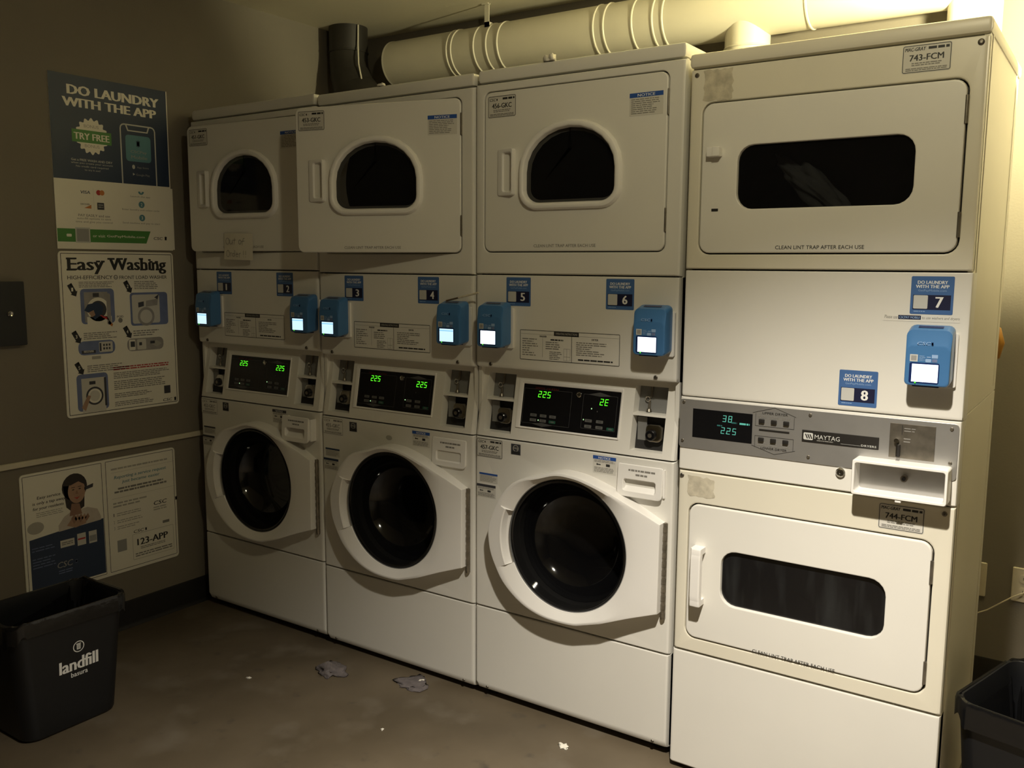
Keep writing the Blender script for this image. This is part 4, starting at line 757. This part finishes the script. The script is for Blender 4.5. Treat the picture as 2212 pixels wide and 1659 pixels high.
# ------------------------------------------------------------------ ducts above and behind the machines
YD, ZD, RD = .910, 2.305, .096
dct = empty('exhaust_duct', 'long cream painted round exhaust duct running above the machines', 'duct', (0, YD, ZD))
cx_ = lambda x, r, n=40: [(x, r * math.cos(2 * math.pi * k / n), r * math.sin(2 * math.pi * k / n)) for k in range(n)]
mb = MB(); x0 = .265; lp = [cx_(x0, RD - .004), cx_(x0, RD + .002), cx_(x0 + .006, RD + .002), cx_(x0 + .010, RD)]
for xx in (.626, .649, .767, .83, .886, 1.327, 1.37, 1.488, 1.57, 1.609, 2.12): lp += [cx_(xx - .005, RD), cx_(xx - .002, RD + .0035), cx_(xx + .002, RD + .0035), cx_(xx + .005, RD)]
lp += [cx_(2.60, RD)]; mb.loft(lp, DUCTM, True, False); mb.build('main_pipe', dct)
def vpipe(name, x, y, z0, z1, r, seams=()):
    c = lambda z, q: [(x + q * math.cos(2 * math.pi * k / 36), y - YD + q * math.sin(2 * math.pi * k / 36), z - ZD) for k in range(36)]
    mb = MB(); l = [c(z0, r)]
    for s_ in seams: l += [c(s_ - .004, r), c(s_ - .001, r + .003), c(s_ + .001, r + .003), c(s_ + .004, r)]
    l += [c(z1, r)]; mb.loft(l, DUCTM, True, True); return mb.build(name, dct)
vpipe('branch_pipe', 1.897, YD, 1.30, ZD - .02, .078, (2.17,)); vpipe('riser_pipe', 2.615, YD, 1.30, 2.44, .077, (2.06,))
mb = MB(); mb.box(.800, .822, -.060, -.056, .07, ZC - ZD, DUCTM); mb.box(.790, .822, -.068, -.050, ZC - ZD - .004, ZC - ZD, DUCTM); mb.box(.800, .822, -.060, -.02, .07, .095, DUCTM); mb.build('hanger_strap', dct)
# dark elbow at the left
el = empty('duct_elbow', 'dark unpainted duct elbow dropping from the ceiling in the left corner', 'duct', (.055, .825, ZC))
RE = .087
c = lambda x, y, z, r, tx=0, ty=0: [(x + r * math.cos(2 * math.pi * k / 36), y + r * math.sin(2 * math.pi * k / 36), z + tx * r * math.cos(2 * math.pi * k / 36) + ty * r * math.sin(2 * math.pi * k / 36)) for k in range(36)]
mb = MB(); mb.loft([c(0, 0, 0, RE), c(0, 0, -.105, RE), c(0, 0, -.107, RE + .003), c(0, 0, -.111, RE + .003), c(0, 0, -.113, RE)], DUCTD, True, False); mb.build('drop_pipe', el)
mb = MB(); mb.loft([c(0, 0, -.111, RE - .001), c(.004, -.004, -.15, RE - .001, .06, 0), c(.020, -.015, -.20, RE - .001, .2, .05), c(.022, -.015, -.203, RE + .002, .2, .05), c(.055, -.03, -.27, RE, .45, .1), c(.058, -.03, -.273, RE + .002, .45, .1), c(.11, -.045, -.335, RE, .75, .1), c(.16, -.05, -.38, RE, .75, .1)], DUCTD, False, True); mb.build('gored_elbow', el)
mb = MB(); mb.tube([(.090, -.03, -.004), (.092, -.035, -.09), (.118, -.06, -.18), (.165, -.08, -.30)], .0035, DUCTM, 6); mb.build('support_wire', el)

# ------------------------------------------------------------------ right end: outlets, cable, hose
def plate(x0, x1, z0, z1, kind):
    o = empty('wall_outlet' if kind else 'wall_junction_plate', 'ivory outlet plate with a white cord plugged in, at the right edge' if kind else 'ivory wall plate half hidden behind the right hand dryer', 'outlet', ((x0 + x1) / 2, YB, (z0 + z1) / 2))
    a, b = (x1 - x0) / 2, (z1 - z0) / 2; mb = MB(); mb.loft([xz(rr2(-a + i, a - i, -b + i, b - i, .004, 4), y) for y, i in ((0, 0), (-.005, 0), (-.007, .002))], IVORY, False, True); mb.build('cover_plate', o)
    if kind:
        for zz in (.022, -.022):
            mb = MB(); mb.loft([xz(rr2(-.017, .017, zz - .014, zz + .014, .008, 4), y) for y in (-.006, -.0095)], IVORY, False, True); pp = Pr(mb, FR(-.0095)); pp.rect(-.007, -.0055, zz - .003, zz + .006, DARK); pp.rect(.0055, .007, zz - .003, zz + .006, DARK); mb.build('socket', o)
    else:
        mb = MB(); mb.loft([xz(rr2(-.004, .016, -.033, .033, .004, 4), y) for y in (-.006, -.010)], IVORY, False, True); mb.build('rocker_switch', o)
plate(2.664, 2.754, .318, .434, 0); plate(2.829, 2.908, .322, .437, 1)
mb = MB(); mb.tube([(2.868, YB - .010, .358), (2.858, YB - .026, .357), (2.835, YB - .03, .342), (2.80, YB - .03, .312), (2.765, YB - .03, .282), (2.735, YB - .03, .264), (2.66, YB - .03, .245), (2.56, YB - .03, .235)], .0022, IVORY, 8)
tag(mb.build('power_cord'), 'thin white cord drooping from the right wall outlet behind the dryer', 'cord')
mb = MB(); mb.tube([(2.66, .66, 1.265), (2.735, .65, 1.258), (2.768, .64, 1.235), (2.778, .635, 1.20), (2.770, .64, 1.165), (2.735, .65, 1.145), (2.66, .66, 1.14)], .014, HOSEM, 12)
tag(mb.build('gas_hose'), 'amber flexible hose bulging from behind the right hand dryer', 'hose')

# ------------------------------------------------------------------ bins
def bin_(loc, rot, label, text, seed):
    b = empty('waste_bin', label, 'bin', loc, (0, 0, rot)); L, W, Hh = .366, .262, .378; tb = .80
    def rect(k, z, i=0, r=.045): return [(x, y, z) for x, y in rr2(-W / 2 * k + i, W / 2 * k - i, -L / 2 * k + i, L / 2 * k - i, r, 8)]
    mb = MB(); lp = [rect(tb, 0, .012, .04), rect(tb, .004, .004), rect(tb + .01, .012, 0)]
    for k in range(1, 9): lp.append(rect(tb + .01 + (.955 - tb - .01) * k / 8, .012 + (Hh - .045 - .012) * k / 8))
    lp += [rect(.965, Hh - .040), rect(.975, Hh - .034, -.003), rect(1.0, Hh - .006, -.002), rect(1.0, Hh, .001), rect(.99, Hh, .008), rect(.94, Hh - .05, .010), rect(tb, .02, .012)]
    mb.loft(lp, BINM, True, True); mb.build('bin_body', b)
    rnd = random.Random(seed); n = 64; base = rr2(-W / 2, W / 2, -L / 2, L / 2, .045, 16); mb = MB(); ls = []
    ph = [rnd.random() * 6.28 for _ in range(6)]
    for lv, (off, z, amp) in enumerate(((.0045, Hh - .050, .004), (.0045, Hh - .032, .003), (.005, Hh - .006, .002), (.002, Hh + .0035, .003), (-.007, Hh + .003, .004), (-.022, Hh - .035, .010), (-.040, Hh - .10, .016), (-.055, Hh - .17, .02), (-.075, Hh - .22, .02))):
        l = []
        for k, (x, y) in enumerate(base):
            t = 2 * math.pi * k / n; wv = math.sin(5 * t + ph[0]) + .7 * math.sin(11 * t + ph[1] + lv * .3) + .5 * math.sin(19 * t + ph[2] - lv * .4)
            d = math.hypot(x, y); o = off + amp * wv * .45 * (1 if off < 0 else .6); l.append((x * (1 + o / d), y * (1 + o / d), z + (.012 * math.sin(3 * t + ph[3]) + .008 * math.sin(8 * t + ph[4])) * (1 if lv in (0,) or lv > 4 else .25)))
        ls.append(l)
    mb.loft(ls, BAGM, False, True); mb.build('bin_liner', b)
    if text:
        sl = (.955 - tb - .01) * W / 2 / (Hh - .057); x0_ = W / 2 * (tb + .01) - sl * .012
        p = Pr(MB(), lambda u, v, w_: (x0_ + sl * v + w_ + .0006, u, v)); p.ring(.016, .258, .0150, .0178, WHITEINK); p.rect(.010, .022, .249, .2645, WHITEINK); p.rect(.0085, .0235, .2655, .268, WHITEINK)
        for k in range(3): p.rect(.0125 + k * .003, .0137 + k * .003, .251, .263, BINM, 2)
        p.text('landfill', -.046, .078, .186, .226, WHITEINK, 1, .045); p.text('basura', -.010, .043, .165, .1805, WHITEINK, 1, .02); p.mb.build('bin_lettering', b, smooth=False)
    return b
bin_((.400, -.872, 0), 0, 'black landfill bin with white lettering, at the lower left by the wall', True, 3)
bin_((2.968, .180, 0), R(-15.6), 'black bin with shiny liner at the lower right beside the dryer', False, 8)

# ------------------------------------------------------------------ things on the floor
def lint(name, label, x, y, s, seed, m, flat=.25, grp=None):
    rnd = random.Random(seed); bm = bmesh.new(); bmesh.ops.create_icosphere(bm, subdivisions=3, radius=1); ph = [rnd.random() * 6 for _ in range(6)]
    for v in bm.verts:
        n_ = v.co.copy(); k = 1 + .30 * math.sin(3 * n_.x + ph[0]) * math.sin(4 * n_.y + ph[1]) + .16 * math.sin(8 * n_.x + ph[2] + 5 * n_.z) + .10 * math.sin(13 * n_.y + ph[3])
        v.co = Vector((n_.x * s[0] * k, n_.y * s[1] * k, max(n_.z * s[0] * flat * k, -.0005) + (.15 * s[0] * flat * math.sin(40 * n_.x * n_.y + ph[4]) if n_.z > 0 else 0)))
    zmin = min(v.co.z for v in bm.verts)
    for v in bm.verts: v.co.z -= zmin
    me = bpy.data.meshes.new(name); bm.to_mesh(me); bm.free(); me.materials.append(m); me.shade_smooth()
    o = bpy.data.objects.new(name, me); COL.objects.link(o); o.location = (x, y, 0.0); o.rotation_euler = (0, 0, rnd.random() * 3); return tag(o, label, 'lint' if 'lint' in name else 'scrap', grp)
lint('lint_clump', 'lavender grey lint clump lying on the floor before the leftmost machine', .865, -.150, (.062, .050), 4, LINTM, .35)
lint('lint_clump', 'flattened grey lint patch below the machine with stickers 3 and 4', 1.170, -.060, (.060, .050), 9, LINTM, .10)
lint('paper_scrap', 'white scrap at the machine foot touching the flat lint patch', 1.176, -.034, (.013, .008), 12, SCRAPM, .5)
lint('paper_scrap', 'tiny pale scrap farthest left on the open floor', .677, -.352, (.008, .005), 13, SCRAPM, .5)
lint('paper_scrap', 'tiny bright scrap alone in the middle of the floor', 1.288, -.347, (.006, .0045), 14, SCRAPM, .5)
lint('paper_scrap', 'pale scrap on the floor nearest the camera, before stickers 5 and 6', 1.795, -.114, (.017, .012), 15, SCRAPM, .4)
# lint blown onto the machine tops
lint('lint_tuft', 'larger pale lint tuft on the lid above the closed round-windowed dryer door', 1.640, .020, (.022, .016), 21, SCRAPM, .9).location.z = 1.9965
lint('lint_tuft', 'smaller pale lint tuft on the lid above the ajar dryer door', .985, .020, (.016, .012), 22, SCRAPM, .6).location.z = 1.9935
